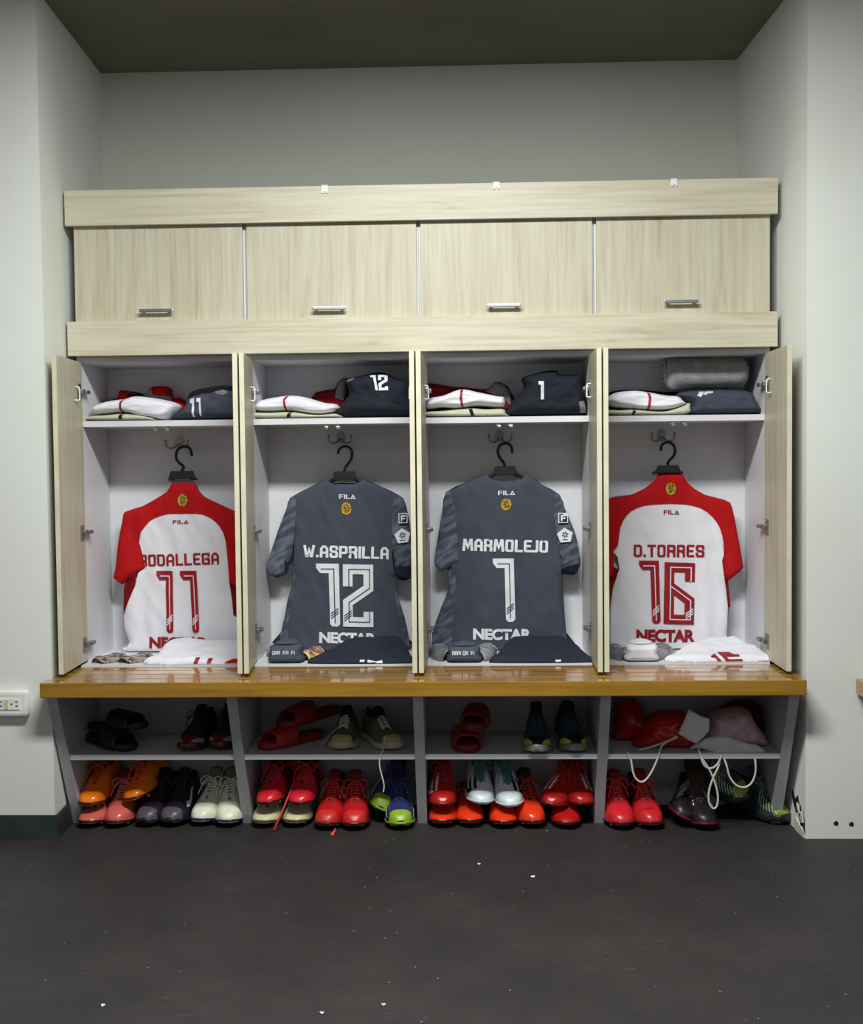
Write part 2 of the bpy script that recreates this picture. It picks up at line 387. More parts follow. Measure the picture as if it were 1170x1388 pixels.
def text_polys(s, p0, p1, height, sw=1.15, gap=0.75):
    """quads for s, filling baseline p0..p1 (X,Z) with cap height"""
    adv = 0; items = []
    for ch in s:
        a, st = G[ch]; items.append((adv, st)); adv += a+sw+gap
    adv -= gap; tot = adv
    d = Vector(p1)-Vector(p0); ux = d/tot; uz = Vector((-d.y, d.x)).normalized()*(height/(6+sw)); out = []
    for x0, st in items:
        for pl in st:
            loop = (pl[0] == pl[-1])
            for q in ribbon(pl if loop else square_caps(pl, sw), sw):
                out.append([tuple(Vector(p0)+ux*(x0+sw/2+p[0])+uz*(p[1]+sw/2)) for p in q])
    return out
def font_polys(s, p0, p1, height, bold=0.02):
    """built-in font, converted to triangles and fitted to the box"""
    cu = bpy.data.curves.new('t', 'FONT'); cu.body = s; cu.offset = bold; cu.resolution_u = 4; cu.space_character = 0.95
    ob = bpy.data.objects.new('t', cu); COL.objects.link(ob)
    bpy.context.view_layer.update()
    me = bpy.data.meshes.new_from_object(ob.evaluated_get(bpy.context.evaluated_depsgraph_get()))
    bpy.data.objects.remove(ob); bpy.data.curves.remove(cu)
    xs = [v.co.x for v in me.vertices]; ys = [v.co.y for v in me.vertices]
    x0, x1, y0, y1 = min(xs), max(xs), min(ys), max(ys)
    d = Vector(p1)-Vector(p0); up_ = Vector((-d.y, d.x)).normalized()*height; out = []
    for p in me.polygons:
        out.append([tuple(Vector(p0)+d*((me.vertices[i].co.x-x0)/(x1-x0))+up_*((me.vertices[i].co.y-y0)/(y1-y0))) for i in p.vertices])
    bpy.data.meshes.remove(me); return out

# ================================================================== THE SETTING
def struct(o): o['kind'] = 'structure'; return o
CZ = 2.852; WF = -0.297; XL = -1.250; XR = 1.286
struct(boxo('floor', -4, 4, -7, 0.7, -0.05, 0, M['floor']))
struct(boxo('ceiling', -4, 4, -7, 0.7, CZ, CZ+0.05, M['ceiling']))
bm = bmesh.new(); prism(bm, [(-4, WF), (XL, WF), (-1.30, 0.56), (-1.30, 0.7), (-4, 0.7)], 'z', 0, CZ); wall_l = struct(link('wall_left', bm, M['wall']))
bm = bmesh.new(); prism(bm, [(XR, WF), (1.56, WF), (1.56, 0.7), (1.247, 0.7), (1.247, 0.56)], 'z', 0, CZ); wall_r = struct(link('wall_right', bm, M['wall']))
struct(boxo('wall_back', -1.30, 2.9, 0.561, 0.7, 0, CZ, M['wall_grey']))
struct(boxo('wall_far_right', 2.9, 4, WF, 0.7, 0, CZ, M['wall']))
bm = bmesh.new(); t_ = 0.014
prism(bm, [(-4, WF-t_), (XL+t_, WF-t_), (-1.265+t_, -0.06), (-1.265, -0.06), (XL, WF), (-4, WF)], 'z', 0, 0.082)
bmesh.ops.bevel(bm, geom=[e for e in bm.edges if all(v.co.z > 0.08 for v in e.verts)], offset=0.004, segments=2, affect='EDGES')
struct(link('baseboard_left', bm, M['baseboard']))
# broken plaster and plug holes at the foot of the right pillar
def ragged(name, pts, x_of, mat, depth, parent):
    bm = bmesh.new(); vs = []
    for (y, z) in pts: vs.append(bm.verts.new((x_of(y)-depth, y, z)))
    f = bm.faces.new(vs); r = bmesh.ops.extrude_face_region(bm, geom=[f])
    for v in r['geom']:
        if isinstance(v, bmesh.types.BMVert): v.co.x += depth+0.002
    bmesh.ops.recalc_face_normals(bm, faces=bm.faces); return link(name, bm, mat, parent)
xo = lambda y: XR+(1.247-XR)*(y-WF)/(0.56-WF)
ragged('dark_crack_patch', [(-0.292, 0.012), (-0.290, 0.055), (-0.275, 0.088), (-0.262, 0.07), (-0.25, 0.10), (-0.236, 0.092), (-0.22, 0.125), (-0.19, 0.105), (-0.165, 0.13), (-0.15, 0.118), (-0.17, 0.085), (-0.2, 0.06), (-0.225, 0.068), (-0.25, 0.03), (-0.272, 0.034)], xo, M['dark_hole'], 0.0015, wall_r)  # dark ragged patch set slightly proud, drawing the crack in the plaster
ragged('plaster_flake', [(-0.285, 0.05), (-0.28, 0.075), (-0.262, 0.082), (-0.255, 0.06), (-0.27, 0.045)], xo, M['cream_plaster'], 0.006, wall_r)
ragged('plaster_flake', [(-0.245, 0.07), (-0.238, 0.09), (-0.22, 0.1), (-0.222, 0.08)], xo, M['cream_plaster'], 0.006, wall_r)
ragged('plaster_flake', [(-0.29, 0.0), (-0.288, 0.02), (-0.25, 0.03), (-0.20, 0.045), (-0.19, 0.02), (-0.2, 0.0)], xo, M['cream_plaster'], 0.004, wall_r)
for (x, z) in [(1.386,0.052),(1.437,0.049)]:
    bm = bmesh.new(); prism(bm, [(x-0.006, z-0.006), (x+0.007, z-0.007), (x+0.008, z+0.004), (x+0.001, z+0.009), (x-0.008, z+0.001)], 'y', -0.2985, -0.29)
    link('plug_hole', bm, M['dark_hole'], wall_r)

# wall socket on the left pier
(sx0, sz0), (sx1, sz1) = [(-1.467,0.426),(-1.325,0.511)]
sk = thing('wall_socket', 'white double power socket box on the left pier beside the bench', 'socket', ((sx0+sx1)/2, -0.297, sz0))
boxo('socket_box', sx0, sx1, -0.325, -0.297, sz0, sz1, M['white_plastic'], sk, 0.009)
cxs = (sx0+sx1)/2; czs = (sz0+sz1)/2
fp = boxo('face_plate', cxs-0.046, cxs+0.046, -0.328, -0.324, czs-0.02, czs+0.018, M['white_plastic'], sk, 0.0015)
boxo('centre_strip', cxs-0.006, cxs+0.006, -0.3295, -0.3275, czs-0.016, czs+0.015, plain('yellowed_plastic', rgb(205, 208, 150), 0.5), sk, label='yellowed strip between the two outlets')
for s in (-1, 1):
    for dx, dz, ww, hh in ((-0.009, 0.0, 0.004, 0.005), (0.008, 0.008, 0.007, 0.003), (0.008, -0.006, 0.007, 0.003)):
        boxo('slot', cxs+s*0.027+dx-ww/2, cxs+s*0.027+dx+ww/2, -0.3292, -0.3276, czs+dz-hh/2, czs+dz+hh/2, M['dark_hole'], sk)

# ================================================================== LOCKERS
XK = [-0.93, -0.31, 0.31, 0.93]
ORD = ['leftmost', 'second from left', 'third from left', 'rightmost']
SH = [[(-0.943,1.431)][0][1], [(-0.320,1.432)][0][1], [(0.306,1.430)][0][1], [(0.951,1.428)][0][1]]
LB = 0.556                      # locker floor
DT = 1.642
def make_door(parent, hx, side, ang, hz):
    """side = -1 left door, +1 right door; local origin at the hinge, leaf runs along -Y"""
    d = bpy.data.objects.new('door', bpy.data.meshes.new('door')); COL.objects.link(d)
    bm = bmesh.new(); x0, x1 = (0.0025, 0.0185) if side < 0 else (-0.0185, -0.0025)
    box(bm, x0, x1, -0.302, -0.002, 0.564, DT); bm.faces.ensure_lookup_table()
    for f in bm.faces:
        if abs(f.normal.x) < 0.5: f.material_index = 1
    bm.to_mesh(d.data); bm.free(); d.data.materials.append(M['oak_v']); d.data.materials.append(M['oak_edge'])
    d.parent = parent; d.location = (hx-parent.location.x, 0, 0-parent.location.z); d.rotation_euler = (0, 0, ang)
    q = 0.018 if side < 0 else -0.018; s = -side
    for z in hz:
        bm = bmesh.new()
        box(bm, *sorted((q, q+s*0.004)), -0.062, -0.026, z-0.027, z+0.027, 0.001)
        box(bm, *sorted((q, q+s*0.016)), -0.046, -0.010, z-0.009, z+0.009, 0.003)
        box(bm, *sorted((q+s*0.004, q+s*0.022)), -0.014, 0.03, z-0.0065, z+0.0065, 0.002)
        link('hinge', bm, M['dull_metal'], d)
    z = hz[0]-0.012; bm = bmesh.new(); X = q+s*0.001
    tube(bm, [(X, -0.085, z+0.025), (X+s*0.012, -0.085, z+0.022), (X+s*0.014, -0.085, z-0.015), (X+s*0.012, -0.096, z-0.022), (X, -0.100, z-0.022)], 0.0026, 8, 4)
    link('door_catch', bm, M['white_plastic'], d, True, 'white hooked plastic catch near the top')
    return d
def cu(k, y): return y
ANG = [(0.045, 0.085), (0.085, -0.012), (-0.012, -0.012), (-0.012, 0.0)]
NUMS = ['11', '12', '1', '16']
GAPN = ['white-red jersey 11', 'slate jersey 12', 'slate jersey 1', 'white-red jersey 16']
for k, xc in enumerate(XK):
    L = thing('open_locker', 'open pale oak locker where %s hangs, %s of the four' % (GAPN[k], ORD[k]), 'locker', (xc, 0.0, 0.503), 'open lockers in the row')
    x0, x1 = xc-0.3095, xc+0.3095
    boxo('side_panel', x0, x0+0.018, 0.0, 0.306, 0.503, 1.66, M['melamine'], L)
    boxo('side_panel', x1-0.018, x1, 0.0, 0.306, 0.503, 1.66, M['melamine'], L)
    boxo('back_panel', x0, x1, 0.307, 0.315, 0.503, 1.66, M['melamine'], L)
    boxo('bottom_panel', x0+0.018, x1-0.018, -0.080, 0.306, LB-0.018, LB, M['melamine'], L)
    boxo('top_panel', x0+0.018, x1-0.018, 0.001, 0.306, 1.642, 1.66, M['melamine'], L)
    boxo('shelf', x0+0.0185, x1-0.0185, 0.002, 0.305, SH[k]-0.021, SH[k], M['melamine'], L)
    for j, dx in enumerate((-0.012, 0.03)):
        bm = bmesh.new(); zz = SH[k]-0.0215; X = xc+dx-L.location.x-0.02
        box(bm, X-0.007, X+0.007, 0.01, 0.022, zz-0.012-0.503, zz-0.503, 0.001)
        box(bm, X-0.002, X+0.010, 0.004, 0.012, zz-0.018-0.503, zz-0.009-0.503, 0.001)
        link('shelf_catch', bm, M['steel'], L)
    hz = [SH[k]+0.125-0.03, 1.028, 0.67] if k in (1, 2) else [SH[k]+0.105, 1.03, 0.625]
    make_door(L, x0, -1, ANG[k][0], hz); make_door(L, x1, 1, ANG[k][1], hz)

# overhead cabinets
for k, xc in enumerate(XK):
    L = thing('overhead_cabinet', '%s closed pale oak overhead cabinet, above %s' % (ORD[k], GAPN[k]), 'cabinet', (xc, 0.0, 1.66), 'closed cabinets above the lockers')
    x0, x1 = xc-0.3095, xc+0.3095; z0, z1 = 1.661, 2.20
    boxo('side_panel', x0, x0+0.018, 0.0, 0.306, z0, z1, M['melamine'], L)
    boxo('side_panel', x1-0.018, x1, 0.0, 0.306, z0, z1, M['melamine'], L)
    boxo('back_panel', x0, x1, 0.307, 0.315, z0, z1, M['melamine'], L)
    boxo('bottom_panel', x0+0.018, x1-0.018, 0.001, 0.306, z0, z0+0.018, M['melamine'], L)
    boxo('top_panel', x0+0.018, x1-0.018, 0.001, 0.306, z1-0.018, z1, M['melamine'], L)
    d = boxo('flap_door', x0+0.0075, x1-0.0065, -0.019, -0.001, 1.70, 2.18, M['oak_v'], L, 0.001)
    hx, hz_ = [[(-0.935,1.819)], [(-0.318,1.818)], [(0.300,1.819)], [(0.920,1.823)]][k][0]
    bm = bmesh.new(); o_ = parent_world(d)
    def bb(a, b_, c, dd, e, f, bv): box(bm, a-o_.x, b_-o_.x, c-o_.y, dd-o_.y, e-o_.z, f-o_.z, bv)
    bb(hx-0.06, hx+0.06, -0.047, -0.040, hz_-0.006, hz_+0.006, 0.002)
    bb(hx-0.05, hx-0.042, -0.042, -0.018, hz_-0.005, hz_+0.005, 0.001); bb(hx+0.042, hx+0.05, -0.042, -0.018, hz_-0.005, hz_+0.005, 0.001)
    link('handle', bm, M['steel'], d)

# fascia boards
fu = boxo('fascia_board', -1.255, 1.255, -0.046, -0.026, 2.122, 2.246, M['oak_h'], None, 0.001); tag(fu, 'upper long pale oak fascia board topped with three small white clips', 'board')
# spacers keep the boards off the cabinet fronts
for n_, x_ in enumerate((-0.62, 0.0, 0.62)):
    boxo('spacer', x_-0.03, x_+0.03, -0.026, -0.0192, 2.124, 2.17, M['oak_edge'], fu)
fl = boxo('fascia_board', -1.255, 1.255, -0.046, -0.020, 1.662, 1.784, M['oak_h'], None, 0.001); tag(fl, 'lower long pale oak fascia board between cabinet flaps and open lockers', 'board')
for (x, z) in [(-0.327,2.233),(0.277,2.237),(0.896,2.236)]:
    bm = bmesh.new(); box(bm, x-0.011, x+0.011, -0.049, -0.0455, z-0.008, 2.249, 0.001); box(bm, x-0.011, x+0.011, -0.049, -0.02, 2.2465, 2.2495, 0.0008)
    box(bm, x-0.011, x-0.004, -0.051, -0.0455, z-0.014, z-0.006, 0.0008); box(bm, x+0.005, x+0.011, -0.051, -0.0455, z-0.014, z-0.006, 0.0008)
    link('clip', bm, M['white_plastic'], fu, False, 'small white clip on the top edge')

# ================================================================== BENCH
BN = thing('slatted_bench', 'long varnished yellow-brown slatted bench in front of the lockers', 'bench', (0, -0.2, 0.502))
ys = [(-0.397, -0.325), (-0.318, -0.245), (-0.238, -0.165), (-0.158, -0.086)]
for i, (a, b_) in enumerate(ys):
    xl, xr = (-1.256, 1.262) if i == 0 else (-1.243, 1.262)
    boxo('slat', xl, xr, a, b_, 0.502 if i == 0 else 0.522, 0.552, M['bench_wood'], BN, 0.003)
for x in (-1.2, -0.63, -0.01, 0.61, 1.22):
    boxo('bearer', x-0.02, x+0.02, -0.325, -0.088, 0.5025, 0.5215, M['bench_wood'], BN)
# shoe rack
RK = thing('shoe_rack', 'grey-white shoe rack with slanted dividers under the bench', 'shoe rack', (0, -0.05, 0))
DX = [-1.230, -0.624, -0.003, 0.617, 1.232]
for x in DX:
    bm = bmesh.new(); prism(bm, [(-0.362, 0.5015), (-0.125, 0.0), (0.10, 0.0), (0.10, 0.5015)], 'x', x-0.017, x+0.017)
    bmesh.ops.translate(bm, verts=bm.verts, vec=(0, 0.05, 0)); link('divider', bm, M['grey_board'], RK)
boxo('back_panel', -1.247, 1.249, 0.1005, 0.108, 0, 0.5015, M['grey_board'], RK)
for a, b_ in zip(DX, DX[1:]):
    boxo('shelf', a+0.0175, b_-0.0175, -0.243, 0.0995, 0.256, 0.274, M['melamine'], RK, 0.001)
CS = 0.2745
# neighbouring bench end at the right edge of the photograph
NB = thing('slatted_bench', 'light wooden bench end at the right edge, beyond the pillar', 'bench', (1.9, -0.35, 0.5))
for i, (a, b_) in enumerate([(-0.42, -0.305), (-0.297, -0.19), (-0.18, -0.05)]):
    boxo('slat', 1.448 if i == 0 else 1.57, 2.6, a, b_, 0.49, 0.540, M['oak_h'] if False else M['bench_wood'], NB, 0.003)
bm = bmesh.new(); prism(bm, [(1.456, 0.4895), (1.486, 0.4895), (1.57, 0.0), (1.54, 0.0)], 'y', -0.40, -0.37); bmesh.ops.translate(bm, verts=bm.verts, vec=(-1.9, 0.35, -0.5)); link('leg', bm, M['grey_board'], NB)
bm = bmesh.new(); prism(bm, [(2.56, 0.4895), (2.59, 0.4895), (2.5, 0.0), (2.47, 0.0)], 'y', -0.40, -0.37); bmesh.ops.translate(bm, verts=bm.verts, vec=(-1.9, 0.35, -0.5)); link('leg', bm, M['grey_board'], NB)

# ================================================================== COAT HOOKS AND HANGERS
HK = [[(-0.947,1.358)], [(-0.320,1.370)], [(0.291,1.367)], [(0.906,1.364)]]
for k in range(4):
    hx, hz_ = HK[k][0]
    c = thing('coat_hook', '%s metal double coat hook, above hanging %s' % (ORD[k], GAPN[k]), 'hook', (hx, 0.3065, hz_), 'coat hooks inside the lockers')
    bm = bmesh.new(); prism(bm, [(0.015*math.cos(t*PI/8), 0.024*math.sin(t*PI/8)) for t in range(16)], 'y', -0.006, 0)
    link('back_plate', bm, M['dull_metal'] if k else plain('cream_metal', rgb(180, 176, 160), 0.4, 0.3), c)
    for s in (-1, 1):
        bm = bmesh.new(); tube(bm, [(s*0.004, -0.004, -0.006), (s*0.012, -0.02, -0.018), (s*0.026, -0.032, -0.024), (s*0.040, -0.038, -0.016), (s*0.043, -0.040, 0.002)], lambda t: 0.0036-0.0008*t, 8, 5)
        bmesh.ops.create_uvsphere(bm, u_segments=8, v_segments=6, radius=0.0052, matrix=Matrix.Translation((s*0.043, -0.040, 0.004)))
        link('hook_arm', bm, M['dull_metal'], c, True)
JY = 0.225
HG = [  # hook outline, block corners, arm ends
 ([(-0.920,1.245),(-0.911,1.262),(-0.929,1.278),(-0.940,1.294),(-0.939,1.318),(-0.927,1.334),(-0.906,1.340),(-0.889,1.330),(-0.883,1.302)], [(-0.964,1.247),(-0.865,1.215)], [(-0.994,1.218),(-0.836,1.215)]),
 ([(-0.300,1.239),(-0.293,1.257),(-0.277,1.278),(-0.270,1.300),(-0.274,1.322),(-0.289,1.333),(-0.308,1.331),(-0.321,1.320),(-0.324,1.306)], [(-0.343,1.239),(-0.250,1.205)], [(-0.364,1.210),(-0.234,1.207)]),
 ([(0.306,1.251),(0.303,1.264),(0.289,1.283),(0.281,1.305),(0.286,1.327),(0.304,1.338),(0.322,1.336),(0.333,1.323),(0.335,1.302)], [(0.260,1.252),(0.353,1.218)], [(0.242,1.222),(0.375,1.217)]),
 ([(0.914,1.251),(0.920,1.265),(0.937,1.283),(0.944,1.301),(0.940,1.322),(0.926,1.334),(0.908,1.334),(0.895,1.322),(0.893,1.304)], [(0.869,1.250),(0.960,1.221)], [(0.858,1.226),(0.980,1.224)]),
]
for k in range(4):
    hook, blk, arms = HG[k]; (bx0, bz1), (bx1, bz0) = blk; xm = (bx0+bx1)/2
    c = thing('clothes_hanger', '%s black plastic clothes hanger, carrying %s' % (ORD[k], GAPN[k]), 'hanger', (xm, JY, bz0), 'black hangers holding the jerseys')
    o_ = Vector((xm, JY, bz0))
    bm = bmesh.new(); pts = [Vector((p[0], JY-0.006+0.02*(i/8), p[1]))-o_ for i, p in enumerate(hook)]; tube(bm, pts, 0.0055, 8, 5)
    link('hanger_hook', bm, M['black_plastic'], c, True)
    bm = bmesh.new(); prism(bm, [(bx0+0.008-xm, bz1-bz0), (bx1-0.008-xm, bz1-bz0), (bx1-xm, 0.004), (bx1-xm-0.004, 0), (bx0-xm+0.004, 0), (bx0-xm, 0.004)], 'y', -0.030, -0.004)
    bmesh.ops.bevel(bm, geom=bm.edges[:], offset=0.0025, segments=2, affect='EDGES'); link('hanger_neck', bm, M['black_plastic'], c)
    for s in (-1, 1):
        bm = bmesh.new(); tube(bm, [(s*0.03, -0.010, 0.005), (s*0.042, -0.008, 0.003), (s*0.056, -0.004, -0.002)] if k in (0, 3) else [(s*0.03, -0.008, 0.008), (s*0.06, -0.003, -0.006), (s*0.11, 0, -0.034), (s*0.15, 0, -0.060)], lambda t: 0.0085-0.003*t, 8, 4)
        link('hanger_arm', bm, M['black_plastic'], c, True)

# ================================================================== JERSEYS
def digit(ch):
    if ch == '1': return 1.9, [[(0.12, 5.55), (1.4, 5.55), (1.4, 0.0)]]
    if ch == '2': return 3.0, [[(0.5, 3.9), (0.5, 5.55), (2.5, 5.55), (2.5, 3.75), (0.5, 2.35), (0.5, 0.5), (2.5, 0.5), (2.5, 1.5)]]
    if ch == '6': return 3.0, [[(2.5, 4.2), (2.5, 5.55), (0.5, 5.55), (0.5, 0.5), (2.5, 0.5), (2.5, 2.35), (0.5, 3.75)]]
def digit_polys(ch, box_):
    """box_ = [bottom-left, bottom-right, top-left] in XZ; returns the broad strokes, the thin inlay and the slashes"""
    W, st = digit(ch); p0, p1, p2 = [Vector(q) for q in box_]; ux = (p1-p0)/W; uz = (p2-p0)/6.0
    mp = lambda p: tuple(p0+ux*p[0]+uz*p[1])
    broad = []; inl = []
    for pl in st:
        broad += [[mp(p) for p in q] for q in ribbon(pl, 0.94)]
        off = [(p[0]+(0.12 if ch != '1' else 0.12), p[1]-0.0) for p in pl]
        if ch == '1': off = [(0.2, 5.5), (1.4, 5.5), (1.4, 0.1)]
        inl += [[mp(p) for p in q] for q in ribbon(off, 0.10)]
    if ch == '1': broad.append([mp(p) for p in [(0.93, 0.02), (1.87, 0.02), (1.65, -0.22), (1.15, -0.22)]]); broad.append([mp(p) for p in [(0.12, 6.02), (0.12, 5.08), (-0.25, 5.6), (-0.25, 6.02)]])
    sx = 0.93 if ch == '1' else (0.05 if ch == '2' else 2.05); sl = []
    for i in range(3):
        a = sx+0.06; zz = 0.50+i*0.24; sl += [[mp((a+0.04, zz)), mp((a+0.04, zz+0.13)), mp((a+0.76, zz+0.68)), mp((a+0.76, zz+0.55))]]
    return broad, inl, sl
class Jersey:
    def __init__(s, k, label, sil, seed):
        s.k = k; s.sil = curve_pts(sil, 2); a, b_ = XK[k]-0.285, XK[k]+0.285
        s.clip = [((a, 0, 0), (-1, 0, 0)), ((b_, 0, 0), (1, 0, 0)), ((0, LB+0.006, 0), (0, -1, 0))]; s.edges = [closed(s.sil)]; s.seed = seed
        xs = [p[0] for p in sil]; s.o = Vector(((min(xs)+max(xs))/2, JY, LB+0.01))
        s.root = thing('football_jersey', label, 'jersey', s.o)
        s.shell('front_panel', s.mbase)
    mbase = M['f_navy']
    def fold(s, x, z):
        u = (1.15-z)
        v = 0.011*noise.noise(Vector((x*16+s.seed*3, z*3.2, s.seed)))*(0.35+min(1, max(0, u)*2.2))
        v += 0.005*noise.noise(Vector((x*34+z*12, z*13, s.seed*2)))
        return v
    def y(s, P, edges, T=0.02, r=0.028):
        d = seg_dist(P, edges); q = pillow_prof(d, r)
        return np.array([JY-T*qq+s.fold(x, z)*min(1, dd/0.02)*min(1, qq+0.2) for (x, z), qq, dd in zip(P, q, d)])
    def put(s, name, polys, mat, off=0.0, edges=None, step=0.011, label=None, clamp=True, seamlift=None, parent=None):
        g = flat_grid(polys, step, s.clip); P = np.array([(v.co.x, v.co.y) for v in g.verts])
        Y = s.y(P, s.edges+(edges or []) if edges else s.edges)
        for v, (x, z), yy in zip(list(g.verts), P, Y):
            o = off(x, z) if callable(off) else off
            v.co = Vector((x, yy-o, z))-s.o
        for f in g.faces:
            f.normal_update()
        bmesh.ops.recalc_face_normals(g, faces=g.faces)
        n = sum((f.normal.y for f in g.faces)); 
        if n > 0: bmesh.ops.reverse_faces(g, faces=g.faces)
        return link(name, g, mat, parent or s.root, True, label)
    def shell(s, name, mat):
        g = flat_grid([s.sil], 0.02, s.clip); P = np.array([(v.co.x, v.co.y) for v in g.verts]); d = seg_dist(P, s.edges); q = pillow_prof(d, 0.028)
        for v, (x, z), qq in zip(list(g.verts), P, q): v.co = Vector((x, JY+0.018*qq, z))-s.o
        link(name, g, mat, s.root, True)
    def crest(s, c, rx, rz, off):
        c = Vector(c); pts = [(c.x+rx*math.cos(t*PI/10), c.y+rz*math.sin(t*PI/10)) for t in range(20)]
        cr = s.put('crest', [pts], M['gold'], off, step=0.02)
        lines = []
        for pl in ([(-0.5, -0.1), (-0.3, 0.45), (0.15, 0.6), (0.5, 0.3), (0.35, 0.0), (0.5, -0.25), (0.1, -0.3), (0.05, -0.65)], [(-0.45, -0.5), (-0.2, -0.15), (-0.35, 0.2)], [(-0.05, 0.25), (0.2, 0.2)], [(-0.15, -0.6), (-0.1, -0.2), (-0.15, 0.1)]):
            lines += ribbon([(c.x+p[0]*rx, c.y+p[1]*rz) for p in pl], rx*0.13)
        s.put('crest_drawing', lines, M['gold_dark'], off+0.0009, step=0.02, parent=cr)
    def word(s, name, txt, p, h, mat, off, sw=1.25, gap=0.65): return s.put(name, text_polys(txt, p[0], p[1], h, sw, gap), mat, off, step=0.015)
    def sponsor(s, p, h, mat, off): return s.put('chest_lettering', font_polys('NECTAR', p[0], p[1], h, 0.05), mat, off, step=0.02)
    def number(s, chars, boxes, m1, m2, off):
        for i, (ch, bx) in enumerate(zip(chars, boxes)):
            b1, b2, b3 = digit_polys(ch, bx)
            d = s.put('number_digit', b1, m1, off+0.0007*(i), step=0.015)
            s.put('inlay_line', b2+b3, m2, off+0.0012+0.0007*i, step=0.015, parent=d)
    def badges(s, sq, c, off):
        (x0, z1), (x1, z0) = sq; W = x1-x0; H = z1-z0
        p = s.put('sleeve_patch', [[(x0, z0), (x1, z0), (x1, z1), (x0, z1)]], M['print_white'], off, step=0.02)
        s.put('patch_inside', [[(x0+W*.1, z0+H*.1), (x1-W*.1, z0+H*.1), (x1-W*.1, z1-H*.1), (x0+W*.1, z1-H*.1)]], M['f_navy_dark'], off+0.0008, step=0.02, parent=p)
        s.put('patch_letter', [[(x0+W*a, z0+H*b_) for a, b_ in q] for q in ([(.25, .2), (.42, .2), (.42, .8), (.25, .8)], [(.42, .64), (.8, .64), (.8, .8), (.42, .8)], [(.42, .38), (.72, .38), (.72, .53), (.42, .53)])], M['print_white'], off+0.0014, step=0.02, parent=p)
        cx_, cz_, R_ = c
        p = s.put('pentagon_patch', [[(cx_+R_*1.05*math.cos(PI/2+i*2*PI/5+0.08), cz_+R_*math.sin(PI/2+i*2*PI/5+0.08)) for i in range(5)]], M['print_white'], off, step=0.02)
        ln = []
        for i in range(6):
            a = i*PI/3+0.3; ln += ribbon([(cx_+R_*0.1*math.cos(a), cz_+R_*0.12+R_*0.1*math.sin(a)), (cx_+R_*0.42*math.cos(a), cz_+R_*0.12+R_*0.42*math.sin(a))], R_*0.13)
            ln += ribbon([(cx_+R_*0.3*math.cos(a+.35), cz_+R_*0.12+R_*0.3*math.sin(a+.35)), (cx_+R_*0.3*math.cos(a-.35), cz_+R_*0.12+R_*0.3*math.sin(a-.35))], R_*0.08)
        ln += ribbon([(cx_-R_*0.32, cz_-R_*0.52), (cx_+R_*0.32, cz_-R_*0.5)], R_*0.12)
        s.put('patch_flower', ln, M['f_sock'], off+0.0008, step=0.03, parent=p)
def soff(z0, a=0.005, b_=0.012, dz=0.25): return lambda x, z: a+b_*min(1, max(0, (z0-z)/dz))

# --- bay 1
Jersey.mbase = M['f_white']
J = Jersey(0, 'white football jersey with red sleeves, dark red number 11 and black hanger', [(-0.956,1.203),(-0.976,1.170),(-1.014,1.146),(-1.070,1.115),(-1.141,1.093),(-1.150,1.062),(-1.167,0.978),(-1.179,0.876),(-1.188,0.842),(-1.154,0.817),(-1.128,0.833),(-1.151,0.763),(-1.154,0.698),(-1.150,0.642),(-1.133,0.595),(-1.143,0.555),(-0.693,0.553),(-0.690,0.704),(-0.683,0.760),(-0.677,0.863),(-0.681,0.984),(-0.692,1.081),(-0.725,1.095),(-0.790,1.126),(-0.832,1.147),(-0.854,1.171),(-0.872,1.202)], 1.3)
J.put('body', [[(-1.085,0.978),(-1.076,1.015),(-1.061,1.035),(-1.042,1.057),(-1.021,1.070),(-0.995,1.079),(-0.967,1.085),(-0.939,1.085),(-0.864,1.085),(-0.841,1.082),(-0.825,1.076),(-0.806,1.067),(-0.790,1.054),(-0.774,1.036),(-0.760,1.012),(-0.752,0.980),(-0.747,0.947),(-0.742,0.882),(-0.738,0.826),(-0.732,0.761),(-0.727,0.696),(-0.690,0.677),(-0.692,0.554),(-1.142,0.556),(-1.132,0.595),(-1.148,0.642),(-1.151,0.699),(-1.123,0.764),(-1.102,0.810),(-1.089,0.862),(-1.063,0.879),(-1.073,0.931)]], M['f_white'])
ye = [(-1.152,0.817),(-1.112,0.850),(-1.063,0.879),(-1.071,0.922),(-1.085,0.978)]
J.put('raglan_sleeves', [[(-0.955,1.203),(-0.974,1.170),(-1.012,1.146),(-1.069,1.115),(-1.140,1.093),(-1.149,1.062),(-1.166,0.979),(-1.177,0.876),(-1.186,0.843),(-1.152,0.817),(-1.112,0.850),(-1.063,0.879),(-1.071,0.922),(-1.085,0.978),(-1.076,1.015),(-1.061,1.035),(-1.042,1.057),(-1.021,1.070),(-0.995,1.079),(-0.967,1.085),(-0.939,1.085),(-0.864,1.085),(-0.841,1.082),(-0.825,1.076),(-0.806,1.067),(-0.790,1.054),(-0.774,1.036),(-0.760,1.012),(-0.752,0.980),(-0.747,0.947),(-0.742,0.882),(-0.738,0.826),(-0.711,0.808),(-0.679,0.817),(-0.676,0.863),(-0.680,0.984),(-0.691,1.081),(-0.724,1.095),(-0.789,1.126),(-0.830,1.147),(-0.853,1.171),(-0.871,1.202)]], M['f_red'], soff(1.02, 0.003, 0.010, 0.2), [ye], label='red raglan yoke and sleeves')
J.put('side_stripe', [[(-1.093,0.876),(-1.102,0.810),(-1.123,0.764),(-1.151,0.699),(-1.151,0.764),(-1.143,0.825),(-1.121,0.857)]], M['f_red_dark'], 0.002, label='dark red side stripe')
J.put('side_stripe', [[(-0.742,0.836),(-0.732,0.761),(-0.727,0.696),(-0.689,0.696),(-0.684,0.826)]], M['f_red_dark'], 0.002, label='dark red side stripe')
J.put('inner_collar', [[(-0.971,1.213),(-0.955,1.201),(-0.871,1.200),(-0.851,1.211)]], M['f_grey'], 0.001)
